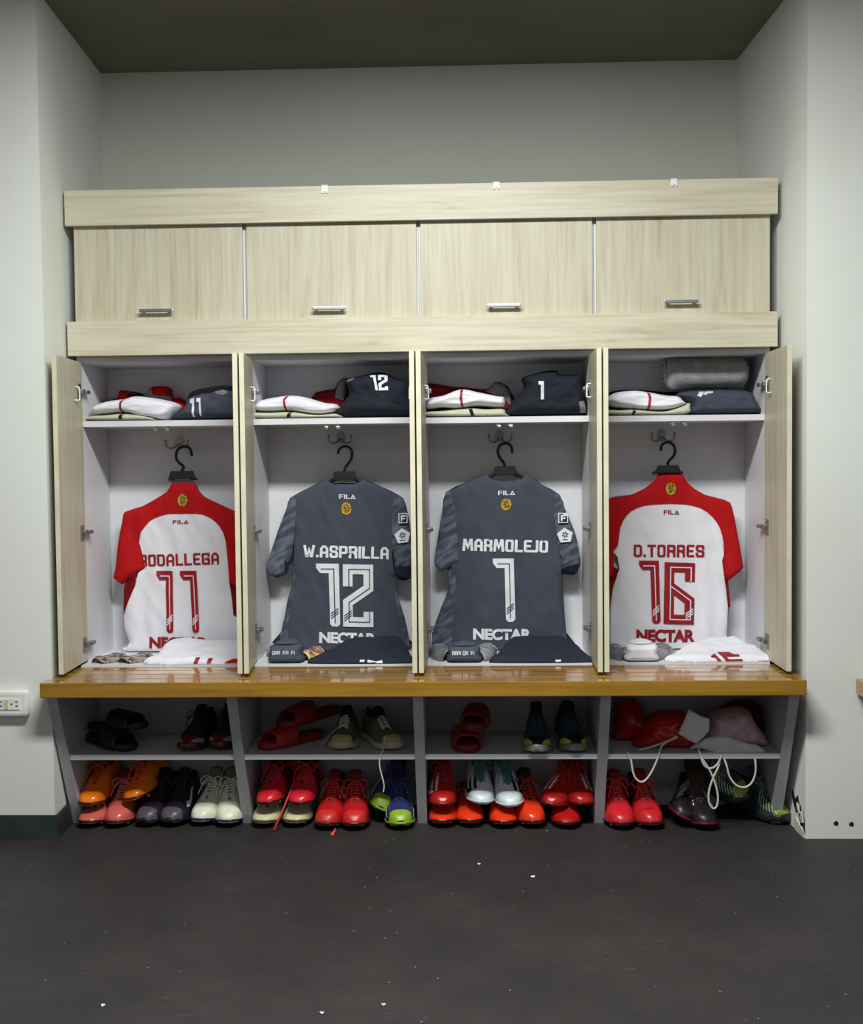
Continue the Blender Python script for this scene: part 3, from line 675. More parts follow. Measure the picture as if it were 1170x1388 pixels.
J.word('shoulder_lettering', 'RODALLEGA', [(-1.085,0.885),(-0.778,0.892)], 0.045, M['print_red'], 0.003)
J.number('11', [[(-1.009,0.642),(-0.954,0.641),(-1.010,0.868)], [(-0.913,0.641),(-0.856,0.641),(-0.921,0.867)]], M['print_red'], M['f_white'], 0.003)
J.sponsor([(-1.050,0.574),(-0.825,0.571)], 0.044, M['print_red'], 0.003)
J.word('maker_lettering', 'FILa', [(-0.951,1.047),(-0.892,1.048)], 0.0135, M['print_red'], 0.003)
J.crest([(-0.912,1.136)][0], 0.0185, 0.0235, 0.006)
# --- bay 2
Jersey.mbase = M['f_navy']
J = Jersey(1, 'slate grey football jersey with white number 12 and gold crest', [(-0.365,1.210),(-0.432,1.180),(-0.506,1.141),(-0.521,1.103),(-0.550,1.029),(-0.579,0.946),(-0.599,0.885),(-0.590,0.851),(-0.558,0.838),(-0.525,0.854),(-0.514,0.876),(-0.500,0.852),(-0.500,0.815),(-0.522,0.759),(-0.534,0.694),(-0.550,0.629),(-0.557,0.559),(-0.055,0.557),(-0.061,0.598),(-0.077,0.682),(-0.104,0.766),(-0.116,0.836),(-0.094,0.826),(-0.052,0.832),(-0.046,0.932),(-0.051,1.006),(-0.061,1.080),(-0.072,1.122),(-0.090,1.145),(-0.163,1.182),(-0.232,1.209),(-0.256,1.194),(-0.339,1.195)], 2.7)
J.put('body', [[(-0.364,1.210),(-0.431,1.180),(-0.494,1.149),(-0.487,1.056),(-0.492,0.945),(-0.497,0.853),(-0.508,0.760),(-0.526,0.648),(-0.526,0.560),(-0.055,0.557),(-0.061,0.599),(-0.077,0.683),(-0.103,0.766),(-0.115,0.850),(-0.120,0.924),(-0.121,1.016),(-0.116,1.099),(-0.099,1.149),(-0.163,1.182),(-0.232,1.209),(-0.255,1.194),(-0.338,1.195)]], M['f_navy'])
J.put('side_stripe', [[(-0.497,0.890),(-0.500,0.816),(-0.521,0.760),(-0.533,0.695),(-0.549,0.630),(-0.557,0.560),(-0.522,0.560),(-0.519,0.648),(-0.500,0.760),(-0.490,0.834)]], M['camo'], 0.002, label='lighter streaked side panel')
J.put('side_stripe', [[(-0.117,0.850),(-0.103,0.766),(-0.077,0.683),(-0.061,0.599),(-0.055,0.557),(-0.068,0.585),(-0.095,0.664),(-0.113,0.767)]], M['camo'], 0.002, label='lighter streaked side panel')
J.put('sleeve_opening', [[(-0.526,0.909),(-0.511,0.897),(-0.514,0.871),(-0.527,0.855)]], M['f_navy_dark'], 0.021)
J.put('sleeve', [[(-0.494,1.148),(-0.506,1.142),(-0.520,1.103),(-0.549,1.029),(-0.578,0.946),(-0.598,0.886),(-0.589,0.851),(-0.557,0.838),(-0.524,0.855),(-0.513,0.876),(-0.516,0.897),(-0.498,0.927),(-0.489,1.001),(-0.484,1.075),(-0.482,1.130)]], M['camo'], soff(1.10, 0.003, 0.013, 0.22), [[(-0.524,0.855),(-0.513,0.876),(-0.516,0.897),(-0.498,0.927)]])
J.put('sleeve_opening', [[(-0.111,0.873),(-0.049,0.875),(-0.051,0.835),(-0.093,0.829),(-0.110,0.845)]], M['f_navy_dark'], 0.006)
J.put('sleeve', [[(-0.099,1.149),(-0.090,1.145),(-0.072,1.122),(-0.061,1.080),(-0.051,1.006),(-0.046,0.933),(-0.049,0.870),(-0.111,0.867),(-0.118,0.933),(-0.121,1.016),(-0.120,1.090),(-0.112,1.127)]], M['camo'], soff(1.10, 0.003, 0.013, 0.22), [[(-0.049,0.870),(-0.111,0.867),(-0.118,0.924)]])
J.word('shoulder_lettering', 'W.ASPRILLa'.replace('a', 'A'), [(-0.457,0.917),(-0.134,0.906)], 0.046, M['print_white'], 0.003, 1.35, 0.55)
J.number('12', [[(-0.398,0.661),(-0.320,0.660),(-0.400,0.891)], [(-0.311,0.651),(-0.194,0.648),(-0.309,0.888)]], M['print_white'], M['f_navy'], 0.003)
J.sponsor([(-0.402,0.589),(-0.185,0.584)], 0.043, M['print_white'], 0.003)
J.word('maker_lettering', 'FILa', [(-0.319,1.136),(-0.257,1.135)], 0.0165, M['print_white'], 0.003)
J.crest([(-0.292,1.099)][0], 0.0195, 0.0245, 0.003)
J.badges([(-0.094,1.080),(-0.061,1.043)], [(-0.080,0.994)][0]+(0.030,), 0.020)
# --- bay 3
J = Jersey(2, 'slate grey football jersey with a single white number 1 on the back', [(0.238,1.224),(0.163,1.193),(0.084,1.157),(0.070,1.088),(0.050,0.978),(0.039,0.913),(0.040,0.881),(0.068,0.857),(0.091,0.866),(0.095,0.802),(0.057,0.709),(0.028,0.626),(0.021,0.550),(0.537,0.547),(0.533,0.623),(0.526,0.716),(0.522,0.808),(0.523,0.845),(0.564,0.839),(0.586,0.872),(0.588,0.900),(0.581,0.946),(0.565,1.010),(0.533,1.084),(0.511,1.144),(0.447,1.181),(0.388,1.223),(0.365,1.205),(0.301,1.194),(0.257,1.206)], 4.1)
J.put('body', [[(0.238,1.224),(0.163,1.193),(0.097,1.162),(0.116,1.088),(0.120,0.996),(0.119,0.904),(0.113,0.811),(0.103,0.719),(0.097,0.550),(0.536,0.548),(0.533,0.624),(0.526,0.716),(0.519,0.808),(0.513,0.901),(0.502,0.974),(0.488,1.066),(0.498,1.150),(0.447,1.181),(0.387,1.223),(0.365,1.205),(0.300,1.194),(0.257,1.206)]], M['f_navy'])
J.put('side_stripe', [[(0.122,0.904),(0.091,0.862),(0.095,0.802),(0.057,0.710),(0.029,0.627),(0.021,0.550),(0.100,0.550),(0.108,0.719),(0.117,0.811)]], M['camo'], 0.002, label='lighter streaked side panel')
J.put('sleeve', [[(0.097,1.162),(0.085,1.157),(0.070,1.088),(0.051,0.978),(0.039,0.913),(0.040,0.881),(0.068,0.858),(0.134,0.899),(0.128,0.968),(0.121,1.051),(0.116,1.115)]], M['camo'], soff(1.12, 0.003, 0.013, 0.22), [[(0.068,0.858),(0.134,0.899),(0.128,0.950)]])
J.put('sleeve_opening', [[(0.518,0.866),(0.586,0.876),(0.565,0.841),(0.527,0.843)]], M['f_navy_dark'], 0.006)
J.put('sleeve', [[(0.498,1.150),(0.510,1.144),(0.533,1.084),(0.564,1.010),(0.580,0.946),(0.587,0.900),(0.586,0.872),(0.518,0.862),(0.511,0.910),(0.502,0.974),(0.488,1.066),(0.490,1.121)]], M['camo'], soff(1.12, 0.003, 0.013, 0.22), [[(0.586,0.872),(0.518,0.862),(0.511,0.910)]])
J.word('shoulder_lettering', 'MARMOLEJO', [(0.144,0.936),(0.465,0.926)], 0.046, M['print_white'], 0.003, 1.4, 0.5)
J.number('1', [[(0.271,0.675),(0.342,0.675),(0.267,0.905)]], M['print_white'], M['f_navy'], 0.003)
J.sponsor([(0.181,0.599),(0.402,0.596)], 0.043, M['print_white'], 0.003)
J.word('maker_lettering', 'FILa', [(0.280,1.144),(0.343,1.144)], 0.0165, M['print_white'], 0.003)
J.crest([(0.310,1.109)][0], 0.0200, 0.0235, 0.003)
J.badges([(0.503,1.076),(0.540,1.039)], [(0.528,0.991)][0]+(0.030,), 0.020)
# --- bay 4
Jersey.mbase = M['f_white']
J = Jersey(3, 'white football jersey with red sleeves and dark red number 16 on the back', [(0.883,1.221),(0.863,1.191),(0.829,1.163),(0.779,1.140),(0.679,1.124),(0.665,1.046),(0.660,0.899),(0.669,0.830),(0.703,0.829),(0.714,0.820),(0.707,0.769),(0.701,0.733),(0.699,0.555),(1.133,0.553),(1.135,0.610),(1.144,0.711),(1.135,0.794),(1.138,0.813),(1.170,0.838),(1.195,0.862),(1.181,0.959),(1.162,1.060),(1.148,1.107),(1.106,1.124),(1.052,1.138),(1.016,1.160),(0.988,1.185),(0.970,1.221)], 5.9)
J.put('body', [[(0.707,0.930),(0.726,0.954),(0.731,0.990),(0.736,1.018),(0.746,1.044),(0.760,1.064),(0.777,1.080),(0.797,1.091),(0.822,1.099),(0.851,1.103),(0.924,1.106),(0.978,1.103),(1.007,1.097),(1.033,1.089),(1.057,1.075),(1.078,1.056),(1.093,1.037),(1.105,1.015),(1.114,0.987),(1.119,0.960),(1.120,0.914),(1.114,0.891),(1.120,0.841),(1.129,0.795),(1.138,0.749),(1.134,0.611),(1.132,0.554),(0.698,0.556),(0.701,0.733),(0.709,0.788),(0.732,0.862),(0.725,0.908)]], M['f_white'])
J.put('raglan_sleeves', [[(0.882,1.221),(0.862,1.191),(0.829,1.164),(0.779,1.140),(0.678,1.124),(0.664,1.046),(0.659,0.899),(0.668,0.835),(0.705,0.836),(0.711,0.876),(0.707,0.930),(0.726,0.954),(0.731,0.990),(0.736,1.018),(0.746,1.044),(0.760,1.064),(0.777,1.080),(0.797,1.091),(0.822,1.099),(0.851,1.103),(0.924,1.106),(0.978,1.103),(1.007,1.097),(1.033,1.089),(1.057,1.075),(1.078,1.056),(1.093,1.037),(1.105,1.015),(1.114,0.987),(1.119,0.960),(1.121,0.914),(1.114,0.891),(1.120,0.841),(1.137,0.813),(1.169,0.839),(1.194,0.862),(1.179,0.959),(1.161,1.060),(1.147,1.108),(1.105,1.124),(1.051,1.139),(1.015,1.160),(0.987,1.185),(0.969,1.221)]], M['f_red'], soff(1.02, 0.003, 0.010, 0.2), [[(1.121,0.914),(1.114,0.891),(1.120,0.841),(1.137,0.813),(1.169,0.839),(1.194,0.862)]], label='red raglan yoke and sleeves')
J.put('side_stripe', [[(0.710,0.871),(0.730,0.862),(0.709,0.788),(0.699,0.724),(0.695,0.844)]], M['f_red_dark'], 0.002, label='dark red side stripe')
J.put('side_stripe', [[(1.120,0.845),(1.129,0.795),(1.138,0.712),(1.147,0.717),(1.140,0.795),(1.138,0.818)]], M['f_red_dark'], 0.002, label='dark red side stripe')
J.word('shoulder_lettering', 'D.TORRES', [(0.785,0.908),(1.047,0.905)], 0.046, M['print_red'], 0.003)
J.number('16', [[(0.821,0.664),(0.887,0.664),(0.813,0.893)], [(0.894,0.655),(1.010,0.650),(0.899,0.887)]], M['print_red'], M['f_white'], 0.003)
J.sponsor([(0.793,0.588),(1.013,0.585)], 0.048, M['print_red'], 0.003)
J.word('maker_lettering', 'FILa', [(0.897,1.067),(0.954,1.066)], 0.0155, M['print_red'], 0.003)
J.crest([(0.924,1.162)][0], 0.0185, 0.0235, 0.006)

# ================================================================== FOLDED CLOTHES ON THE LOCKER SHELVES
def mark(polys, ysurf, mat, parent, name, lift=0.0028, zl=0.0):
    """flat print laid on a front surface: ysurf(x,z) gives the surface depth"""
    g = flat_grid(polys, 0.005); off = parent_world(parent)
    for v in g.verts: v.co = Vector((v.co.x, ysurf(v.co.x, v.co.y)-lift, v.co.y+zl))-off
    bmesh.ops.recalc_face_normals(g, faces=g.faces)
    if sum(f.normal.y for f in g.faces) > 0: bmesh.ops.reverse_faces(g, faces=g.faces)
    return link(name, g, mat, parent, True)
def on_bundle(obj):
    """depth of the front of a finished bundle at (x,z), by ray casting its own mesh"""
    from mathutils.bvhtree import BVHTree
    me = obj.data; off = parent_world(obj)
    t = BVHTree.FromPolygons([v.co+off for v in me.vertices], [tuple(p.vertices) for p in me.polygons])
    def f(x, z):
        h = t.ray_cast(Vector((x, -2, z)), Vector((0, 1, 0)))
        return h[0].y if h[0] is not None else 0.1
    return f
def on_top(obj):
    from mathutils.bvhtree import BVHTree
    me = obj.data; off = parent_world(obj)
    t = BVHTree.FromPolygons([v.co+off for v in me.vertices], [tuple(p.vertices) for p in me.polygons])
    def f(x, y):
        h = t.ray_cast(Vector((x, y, 3)), Vector((0, 0, -1)))
        return h[0].z if h[0] is not None else LB
    return f
def mark_top(polys, zsurf, mat, parent, name, lift=0.002):
    g = flat_grid(polys, 0.01); off = parent_world(parent)
    for v in g.verts: v.co = Vector((v.co.x, v.co.y, zsurf(v.co.x, v.co.y)+lift))-off
    bmesh.ops.recalc_face_normals(g, faces=g.faces)
    if sum(f.normal.z for f in g.faces) < 0: bmesh.ops.reverse_faces(g, faces=g.faces)
    return link(name, g, mat, parent, True)
PLACE = ['leftmost locker', 'second locker from left', 'third locker from left', 'rightmost locker']
def bundle(k, name, label, cat, outline, yf, yb, mat, r=0.02, amp=0.004, seed=1.0, group=None, base=None, sc=(1, 1), folds_=None):
    zf = SH[k] if base is None else base
    o = inflate(name, outline, yf, yb, mat, None, r, amp, seed, 0.008, zflat=zf, sc=sc, crease=folds_)
    return tag(o, label, cat, group)
def band(line, wdt):  # a thin vertical stripe polygon
    return [q for q in ribbon(line, wdt)]
hem = lambda z0, z1, a=0.003: (lambda x, z: a*math.sin((z-z0)/(z1-z0)*PI*2.0))

# bay 1
d = 0.03
o = bundle(0, 'folded_shirt', 'cream folded shirt under the white one, leftmost locker shelf', 'shirt', [(-1.229,1.434),(-1.229,1.449),(-1.202,1.455),(-1.157,1.457),(-1.098,1.462),(-1.031,1.457),(-0.976,1.444),(-0.981,1.431)], 0.02, 0.24, M['f_cream'], 0.012, 0.002, 2)
mark([p for p in band([(-1.092,1.434),(-1.087,1.459)], 0.012)], on_bundle(o), M['f_black'], o, 'stripe')
o = bundle(0, 'folded_shirt', 'white folded shirt with red stripe, left on the leftmost locker shelf', 'shirt', [(-1.205,1.470),(-1.201,1.491),(-1.156,1.507),(-1.085,1.516),(-1.057,1.524),(-1.012,1.521),(-0.940,1.508),(-0.899,1.493),(-0.902,1.468),(-0.924,1.445),(-0.951,1.435),(-0.987,1.441),(-1.031,1.445),(-1.085,1.461),(-1.166,1.457),(-1.196,1.456)], 0.022, 0.21, M['f_white'], 0.02, 0.006, 3, sc=(1.1, 4.0), base=SH[0]+0.005)
mark([p for p in band([(-1.081,1.515),(-1.089,1.495),(-1.091,1.462)], 0.008)], on_bundle(o), M['print_red'], o, 'stripe')
o = bundle(0, 'red_shirt', 'crumpled red shirt with grey trim behind the white folded shirt, leftmost locker', 'shirt', [(-1.253,1.472),(-1.243,1.507),(-1.210,1.518),(-1.165,1.530),(-1.157,1.556),(-1.115,1.552),(-1.092,1.539),(-1.059,1.544),(-1.031,1.569),(-0.965,1.565),(-0.952,1.529),(-0.917,1.522),(-0.911,1.468)], 0.212, 0.285, M['f_red'], 0.02, 0.006, 5, base=SH[0])
fy = on_bundle(o); mark([[(-1.069,1.526),(-1.027,1.566),(-1.022,1.537),(-0.999,1.531),(-0.953,1.530),(-0.949,1.503),(-0.990,1.518),(-1.037,1.528)]], fy, M['f_grey'], o, 'grey_trim'); mark([[(-1.121,1.536),(-1.064,1.543),(-1.051,1.535),(-1.116,1.531)]], fy, M['f_black'], o, 'black_trim')
o = bundle(0, 'folded_jersey', 'folded slate jersey showing white number 11 on the shelf', 'jersey', [(-0.909,1.431),(-0.899,1.460),(-0.872,1.486),(-0.864,1.514),(-0.851,1.537),(-0.826,1.549),(-0.781,1.556),(-0.745,1.562),(-0.714,1.562),(-0.692,1.549),(-0.665,1.545),(-0.657,1.510),(-0.658,1.428)], 0.03, 0.27, M['f_navy'], 0.03, 0.008, 7, sc=(2.2, 2.6))
fy = on_bundle(o)
for q in ([(-0.831,1.443),(-0.830,1.493),(-0.838,1.493),(-0.837,1.507),(-0.821,1.512),(-0.823,1.445)], [(-0.803,1.446),(-0.804,1.496),(-0.813,1.498),(-0.813,1.510),(-0.798,1.513),(-0.796,1.448)]): mark([q], fy, M['print_white'], o, 'number_digit')
mark([[(-0.864,1.514),(-0.851,1.537),(-0.799,1.551),(-0.745,1.562),(-0.714,1.562),(-0.692,1.549),(-0.665,1.542),(-0.665,1.535),(-0.710,1.541),(-0.755,1.532),(-0.800,1.526),(-0.835,1.516)]], fy, M['f_black'], o, 'collar')
mark([[(-0.746,1.534),(-0.714,1.541),(-0.697,1.532),(-0.715,1.521),(-0.741,1.525)]], fy, M['f_grey'], o, 'grey_label')
# bay 2
o = bundle(1, 'folded_shirt', 'cream folded shirt under the white one, second locker from left shelf', 'shirt', [(-0.609,1.434),(-0.609,1.459),(-0.554,1.459),(-0.474,1.461),(-0.385,1.450),(-0.305,1.452),(-0.309,1.430)], 0.02, 0.24, M['f_cream'], 0.012, 0.002, 12)
mark(band([(-0.480,1.435),(-0.472,1.458)], 0.012), on_bundle(o), M['f_black'], o, 'stripe')
o = bundle(1, 'folded_shirt', 'white folded shirt with red stripe, left on the second locker from left shelf', 'shirt', [(-0.609,1.465),(-0.605,1.496),(-0.562,1.510),(-0.486,1.520),(-0.429,1.514),(-0.358,1.493),(-0.312,1.486),(-0.303,1.465),(-0.341,1.447),(-0.403,1.448),(-0.474,1.460),(-0.554,1.459)], 0.022, 0.21, M['f_white'], 0.02, 0.006, 13, sc=(1.1, 4.0), base=SH[1]+0.005)
mark(band([(-0.484,1.518),(-0.493,1.499),(-0.489,1.463)], 0.008), on_bundle(o), M['print_red'], o, 'stripe')
o = bundle(1, 'red_shirt', 'red and grey shirt crumpled between white shirt and number 12 bundle', 'shirt', [(-0.431,1.462),(-0.416,1.530),(-0.379,1.546),(-0.337,1.553),(-0.318,1.581),(-0.288,1.591),(-0.281,1.553),(-0.301,1.461)], 0.212, 0.285, M['f_red_dark'], 0.02, 0.006, 15, base=SH[1])
mark([[(-0.330,1.516),(-0.316,1.578),(-0.287,1.587),(-0.283,1.538),(-0.299,1.506)]], on_bundle(o), M['f_grey'], o, 'grey_trim')
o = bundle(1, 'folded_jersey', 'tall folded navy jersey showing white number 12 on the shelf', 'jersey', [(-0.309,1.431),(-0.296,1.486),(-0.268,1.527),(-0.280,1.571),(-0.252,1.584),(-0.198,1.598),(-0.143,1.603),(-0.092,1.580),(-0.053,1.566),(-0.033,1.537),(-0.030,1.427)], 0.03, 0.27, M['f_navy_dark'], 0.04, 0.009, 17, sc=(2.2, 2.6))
fy = on_bundle(o)
b1, b2, b3 = digit_polys('1', [(p[0], p[1]) for p in [(-0.171,1.532),(-0.153,1.533),(-0.181,1.587)]]); mark(b1, fy, M['print_white'], o, 'number_digit', 0.003)
b1, b2, b3 = digit_polys('2', [(p[0], p[1]) for p in [(-0.150,1.530),(-0.116,1.531),(-0.154,1.588)]]); mark(b1, fy, M['print_white'], o, 'number_digit', 0.003)
mark([[(-0.278,1.569),(-0.252,1.582),(-0.241,1.575),(-0.264,1.565)]], fy, M['f_grey'], o, 'grey_label')
# bay 3
o = bundle(2, 'folded_shirt', 'cream folded shirt under the white one, third locker from left shelf', 'shirt', [(0.018,1.434),(0.018,1.455),(0.078,1.458),(0.175,1.466),(0.236,1.462),(0.298,1.463),(0.310,1.445),(0.301,1.430)], 0.02, 0.24, M['f_cream'], 0.012, 0.002, 22)
mark(band([(0.188,1.434),(0.177,1.466)], 0.012), on_bundle(o), M['f_black'], o, 'stripe')
o = bundle(2, 'folded_shirt', 'white folded shirt with red stripe, left on the third locker from left shelf', 'shirt', [(0.018,1.464),(0.024,1.501),(0.079,1.513),(0.145,1.535),(0.211,1.523),(0.281,1.508),(0.303,1.503),(0.300,1.464),(0.210,1.471),(0.140,1.462),(0.078,1.468)], 0.022, 0.21, M['f_white'], 0.02, 0.006, 23, sc=(1.1, 4.0), base=SH[2]+0.005)
mark(band([(0.149,1.533),(0.145,1.500),(0.151,1.464)], 0.009), on_bundle(o), M['print_red'], o, 'stripe')
o = bundle(2, 'red_shirt', 'dark red shirt with grey sleeve behind the white shirt, third locker from left', 'shirt', [(0.012,1.457),(0.019,1.558),(0.037,1.567),(0.111,1.555),(0.166,1.551),(0.240,1.544),(0.272,1.569),(0.302,1.564),(0.330,1.536),(0.333,1.453)], 0.212, 0.285, M['f_red_dark'], 0.02, 0.006, 25, base=SH[2])
mark([[(0.236,1.534),(0.273,1.565),(0.300,1.559),(0.327,1.533),(0.329,1.480),(0.303,1.508)]], on_bundle(o), M['f_grey'], o, 'grey_trim')
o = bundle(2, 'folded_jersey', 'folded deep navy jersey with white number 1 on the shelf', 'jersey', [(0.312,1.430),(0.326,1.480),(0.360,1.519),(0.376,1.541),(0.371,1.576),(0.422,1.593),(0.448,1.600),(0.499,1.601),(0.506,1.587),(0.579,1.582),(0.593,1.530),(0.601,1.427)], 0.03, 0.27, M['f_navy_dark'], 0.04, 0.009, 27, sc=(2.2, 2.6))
fy = on_bundle(o); mark([[(0.432,1.491),(0.432,1.544),(0.424,1.544),(0.424,1.556),(0.443,1.556),(0.443,1.491)]], fy, M['print_white'], o, 'number_digit')
mark([[(0.567,1.481),(0.588,1.486),(0.595,1.442),(0.575,1.442)]], fy, M['f_grey'], o, 'grey_label')
# bay 4
o = bundle(3, 'folded_shirt', 'cream folded shirt under the white one, rightmost locker shelf', 'shirt', [(0.671,1.432),(0.671,1.453),(0.721,1.453),(0.765,1.455),(0.869,1.447),(0.922,1.460),(0.965,1.476),(0.972,1.463),(0.944,1.429)], 0.02, 0.24, M['f_cream'], 0.012, 0.002, 32)
mark(band([(0.761,1.433),(0.767,1.454)], 0.010), on_bundle(o), M['f_black'], o, 'stripe')
o = bundle(3, 'folded_shirt', 'white folded shirt with red stripe, left on the rightmost locker shelf', 'shirt', [(0.675,1.490),(0.704,1.515),(0.774,1.522),(0.826,1.516),(0.887,1.504),(0.930,1.500),(0.948,1.485),(0.962,1.470),(0.939,1.458),(0.896,1.447),(0.817,1.447),(0.730,1.457),(0.692,1.467)], 0.022, 0.21, M['f_white'], 0.02, 0.006, 33, sc=(1.1, 4.0), base=SH[3]+0.005)
mark(band([(0.816,1.516),(0.821,1.491),(0.816,1.449)], 0.009), on_bundle(o), M['print_red'], o, 'stripe')
o = bundle(3, 'black_shirt', 'black folded cloth behind the white shirt on the rightmost locker shelf', 'cloth', [(0.696,1.449),(0.698,1.511),(0.720,1.531),(0.811,1.533),(0.902,1.525),(0.966,1.517),(0.968,1.446)], 0.215, 0.285, M['f_black'], 0.02, 0.005, 35, base=SH[3])
o = bundle(3, 'folded_jersey', 'folded slate jersey under the rolled towel, rightmost locker shelf', 'jersey', [(0.956,1.429),(0.972,1.462),(0.958,1.481),(0.934,1.503),(0.958,1.518),(1.045,1.524),(1.167,1.520),(1.201,1.508),(1.215,1.478),(1.226,1.426)], 0.03, 0.27, M['f_navy'], 0.03, 0.006, 37, sc=(2.2, 2.6))
fy = on_bundle(o); mark([[(0.989,1.497),(1.003,1.514),(1.019,1.514),(1.003,1.493)], [(1.012,1.502),(1.023,1.514),(1.052,1.515),(1.047,1.507),(1.026,1.505),(1.023,1.500)]], fy, M['print_white'], o, 'number_mark')
# rolled towel
(tx0, tz0), (tx1, tz1) = [(0.894,1.528),(1.192,1.652)]
tw = thing('rolled_towel', 'thick rolled grey towel on top of the folded slate jersey', 'towel', ((tx0+tx1)/2, 0.15, tz0))
Rr = (tz1-tz0)/2; bm = bmesh.new(); n = 28; rows = []
for i in range(n+1):
    x = tx0+(tx1-tx0)*i/n; e = min(i, n-i)/n; row = []
    for j in range(36):
        a = j/36*2*PI; rr = Rr*(1-0.4*(max(0, 0.09-e)/0.09)**2)+0.004*noise.noise(Vector((x*9, math.cos(a)*1.2, math.sin(a)*1.2)))+0.0015*noise.noise(Vector((x*80, math.cos(a)*7, math.sin(a)*7)))
        row.append(bm.verts.new(Vector((x, 0.15+rr*1.05*math.cos(a), tz0+Rr+rr*math.sin(a)*0.98))-tw.location))
    rows.append(row)
for a, b_ in zip(rows, rows[1:]):
    for j in range(36): bm.faces.new((a[j], a[(j+1) % 36], b_[(j+1) % 36], b_[j]))
bm.faces.new(rows[0][::-1]); bm.faces.new(rows[-1]); bmesh.ops.recalc_face_normals(bm, faces=bm.faces); link('towel_roll', bm, M['towel'], tw, True)
bm = bmesh.new(); sp = [Vector((-0.004-0.002*math.sin(t), 0, 0))+Vector((0, Rr*0.75*(1-t/16)*math.cos(t), Rr*0.75*(1-t/16)*math.sin(t))) for t in [i*0.45 for i in range(34)]]
tube(bm, [p+Vector((tx0-tw.location.x, 0, Rr)) for p in sp], 0.005, 6, 0); link('spiral_edge', bm, M['towel'], tw, True)
bm = bmesh.new(); tube(bm, [Vector((tx0+(tx1-tx0)*t-tw.location.x, -Rr*0.93*math.cos(0.35+0.05*math.sin(t*5)), Rr+Rr*1.0*math.sin(0.42+0.04*math.sin(t*7)))) for t in [0.05+i*0.09 for i in range(11)]], 0.006, 8, 3); link('towel_edge', bm, M['towel'], tw, True)

# ================================================================== THINGS LYING ON THE LOCKER FLOORS
def ramp(y0, y1, h0, h1):
    return lambda x, y: h0+(h1-h0)*min(1, max(0, (y-y0)/(y1-y0)))**1.3
SY0, SY1 = -0.068, 0.17
def shorts(k, label, x0, x1, bx0, bx1, mat, seed, h0=0.020, h1=0.062):
    o = lying('folded_shorts', [(x0, SY0), (x1, SY0), (x1+0.004, -0.01), (bx1, SY1), ((bx0+bx1)/2, SY1+0.005), (bx0, SY1), (x0+0.004, 0.0)], LB+0.0005, ramp(SY0, SY1, h0, h1), mat, None, 0.022, 0.010, seed, 0.008)
    return tag(o, label, 'shorts')
def XA(k, px_): return [(-1.360,0.558)][0][0]
s1 = shorts(0, 'white folded shorts with red marks below the number 11 jersey', [(-0.982,0.552)][0][0], [(-0.653,0.551)][0][0]+0.012, [(-0.961,0.580)][0][0], -0.645, M['f_white'], 3)
fy = on_bundle(s1)
mark([[(-0.817,0.558),(-0.802,0.558),(-0.795,0.579),(-0.810,0.579)], [(-0.769,0.559),(-0.755,0.559),(-0.751,0.575),(-0.766,0.575)]], fy, M['print_red'], s1, 'number_digit', zl=0.0025)
mark([[(-0.722,0.545),(-0.679,0.543),(-0.653,0.543),(-0.651,0.574),(-0.679,0.573),(-0.701,0.564)]], fy, M['f_red'], s1, 'red_hem', zl=0.0025)
s2_ = shorts(1, 'navy folded shorts with white number 12 mark below the slate jersey', [(-0.386,0.554)][0][0], [(-0.042,0.552)][0][0], [(-0.279,0.595)][0][0], [(-0.084,0.594)][0][0], M['f_navy_mid'], 7)
fy = on_bundle(s2_); mark([[(-0.223,0.554),(-0.207,0.554),(-0.204,0.569),(-0.221,0.569)], [(-0.197,0.556),(-0.139,0.557),(-0.143,0.567),(-0.164,0.563),(-0.193,0.569)]], fy, M['print_white'], s2_, 'number_mark', zl=0.0025)
s3_ = shorts(2, 'navy folded shorts with one small white mark below the number 1 jersey', [(0.260,0.551)][0][0], [(0.594,0.549)][0][0], [(0.321,0.592)][0][0], [(0.534,0.591)][0][0], M['f_navy_mid'], 9)
fy = on_bundle(s3_); mark([[(0.472,0.566),(0.492,0.566),(0.490,0.559),(0.482,0.553),(0.472,0.559)]], fy, M['print_white'], s3_, 'number_mark', zl=0.0025)
s4_ = shorts(3, 'white folded shorts with dark red number 16 below the white jersey', [(0.885,0.546)][0][0], [(1.227,0.544)][0][0], [(1.044,0.599)][0][0], [(1.169,0.598)][0][0], M['f_white'], 11)
fy = on_bundle(s4_)
mark([[(1.017,0.576),(1.037,0.579),(1.054,0.560),(1.041,0.558),(1.031,0.572),(1.020,0.572)], [(1.053,0.580),(1.118,0.580),(1.119,0.575),(1.072,0.574),(1.080,0.565),(1.126,0.566),(1.128,0.559),(1.070,0.558)]], fy, M['print_red'], s4_, 'number_digit', zl=0.0025)
mark([[(1.186,0.543),(1.224,0.543),(1.220,0.558),(1.195,0.558)]], fy, M['f_red_dark'], s4_, 'red_hem', zl=0.0025)
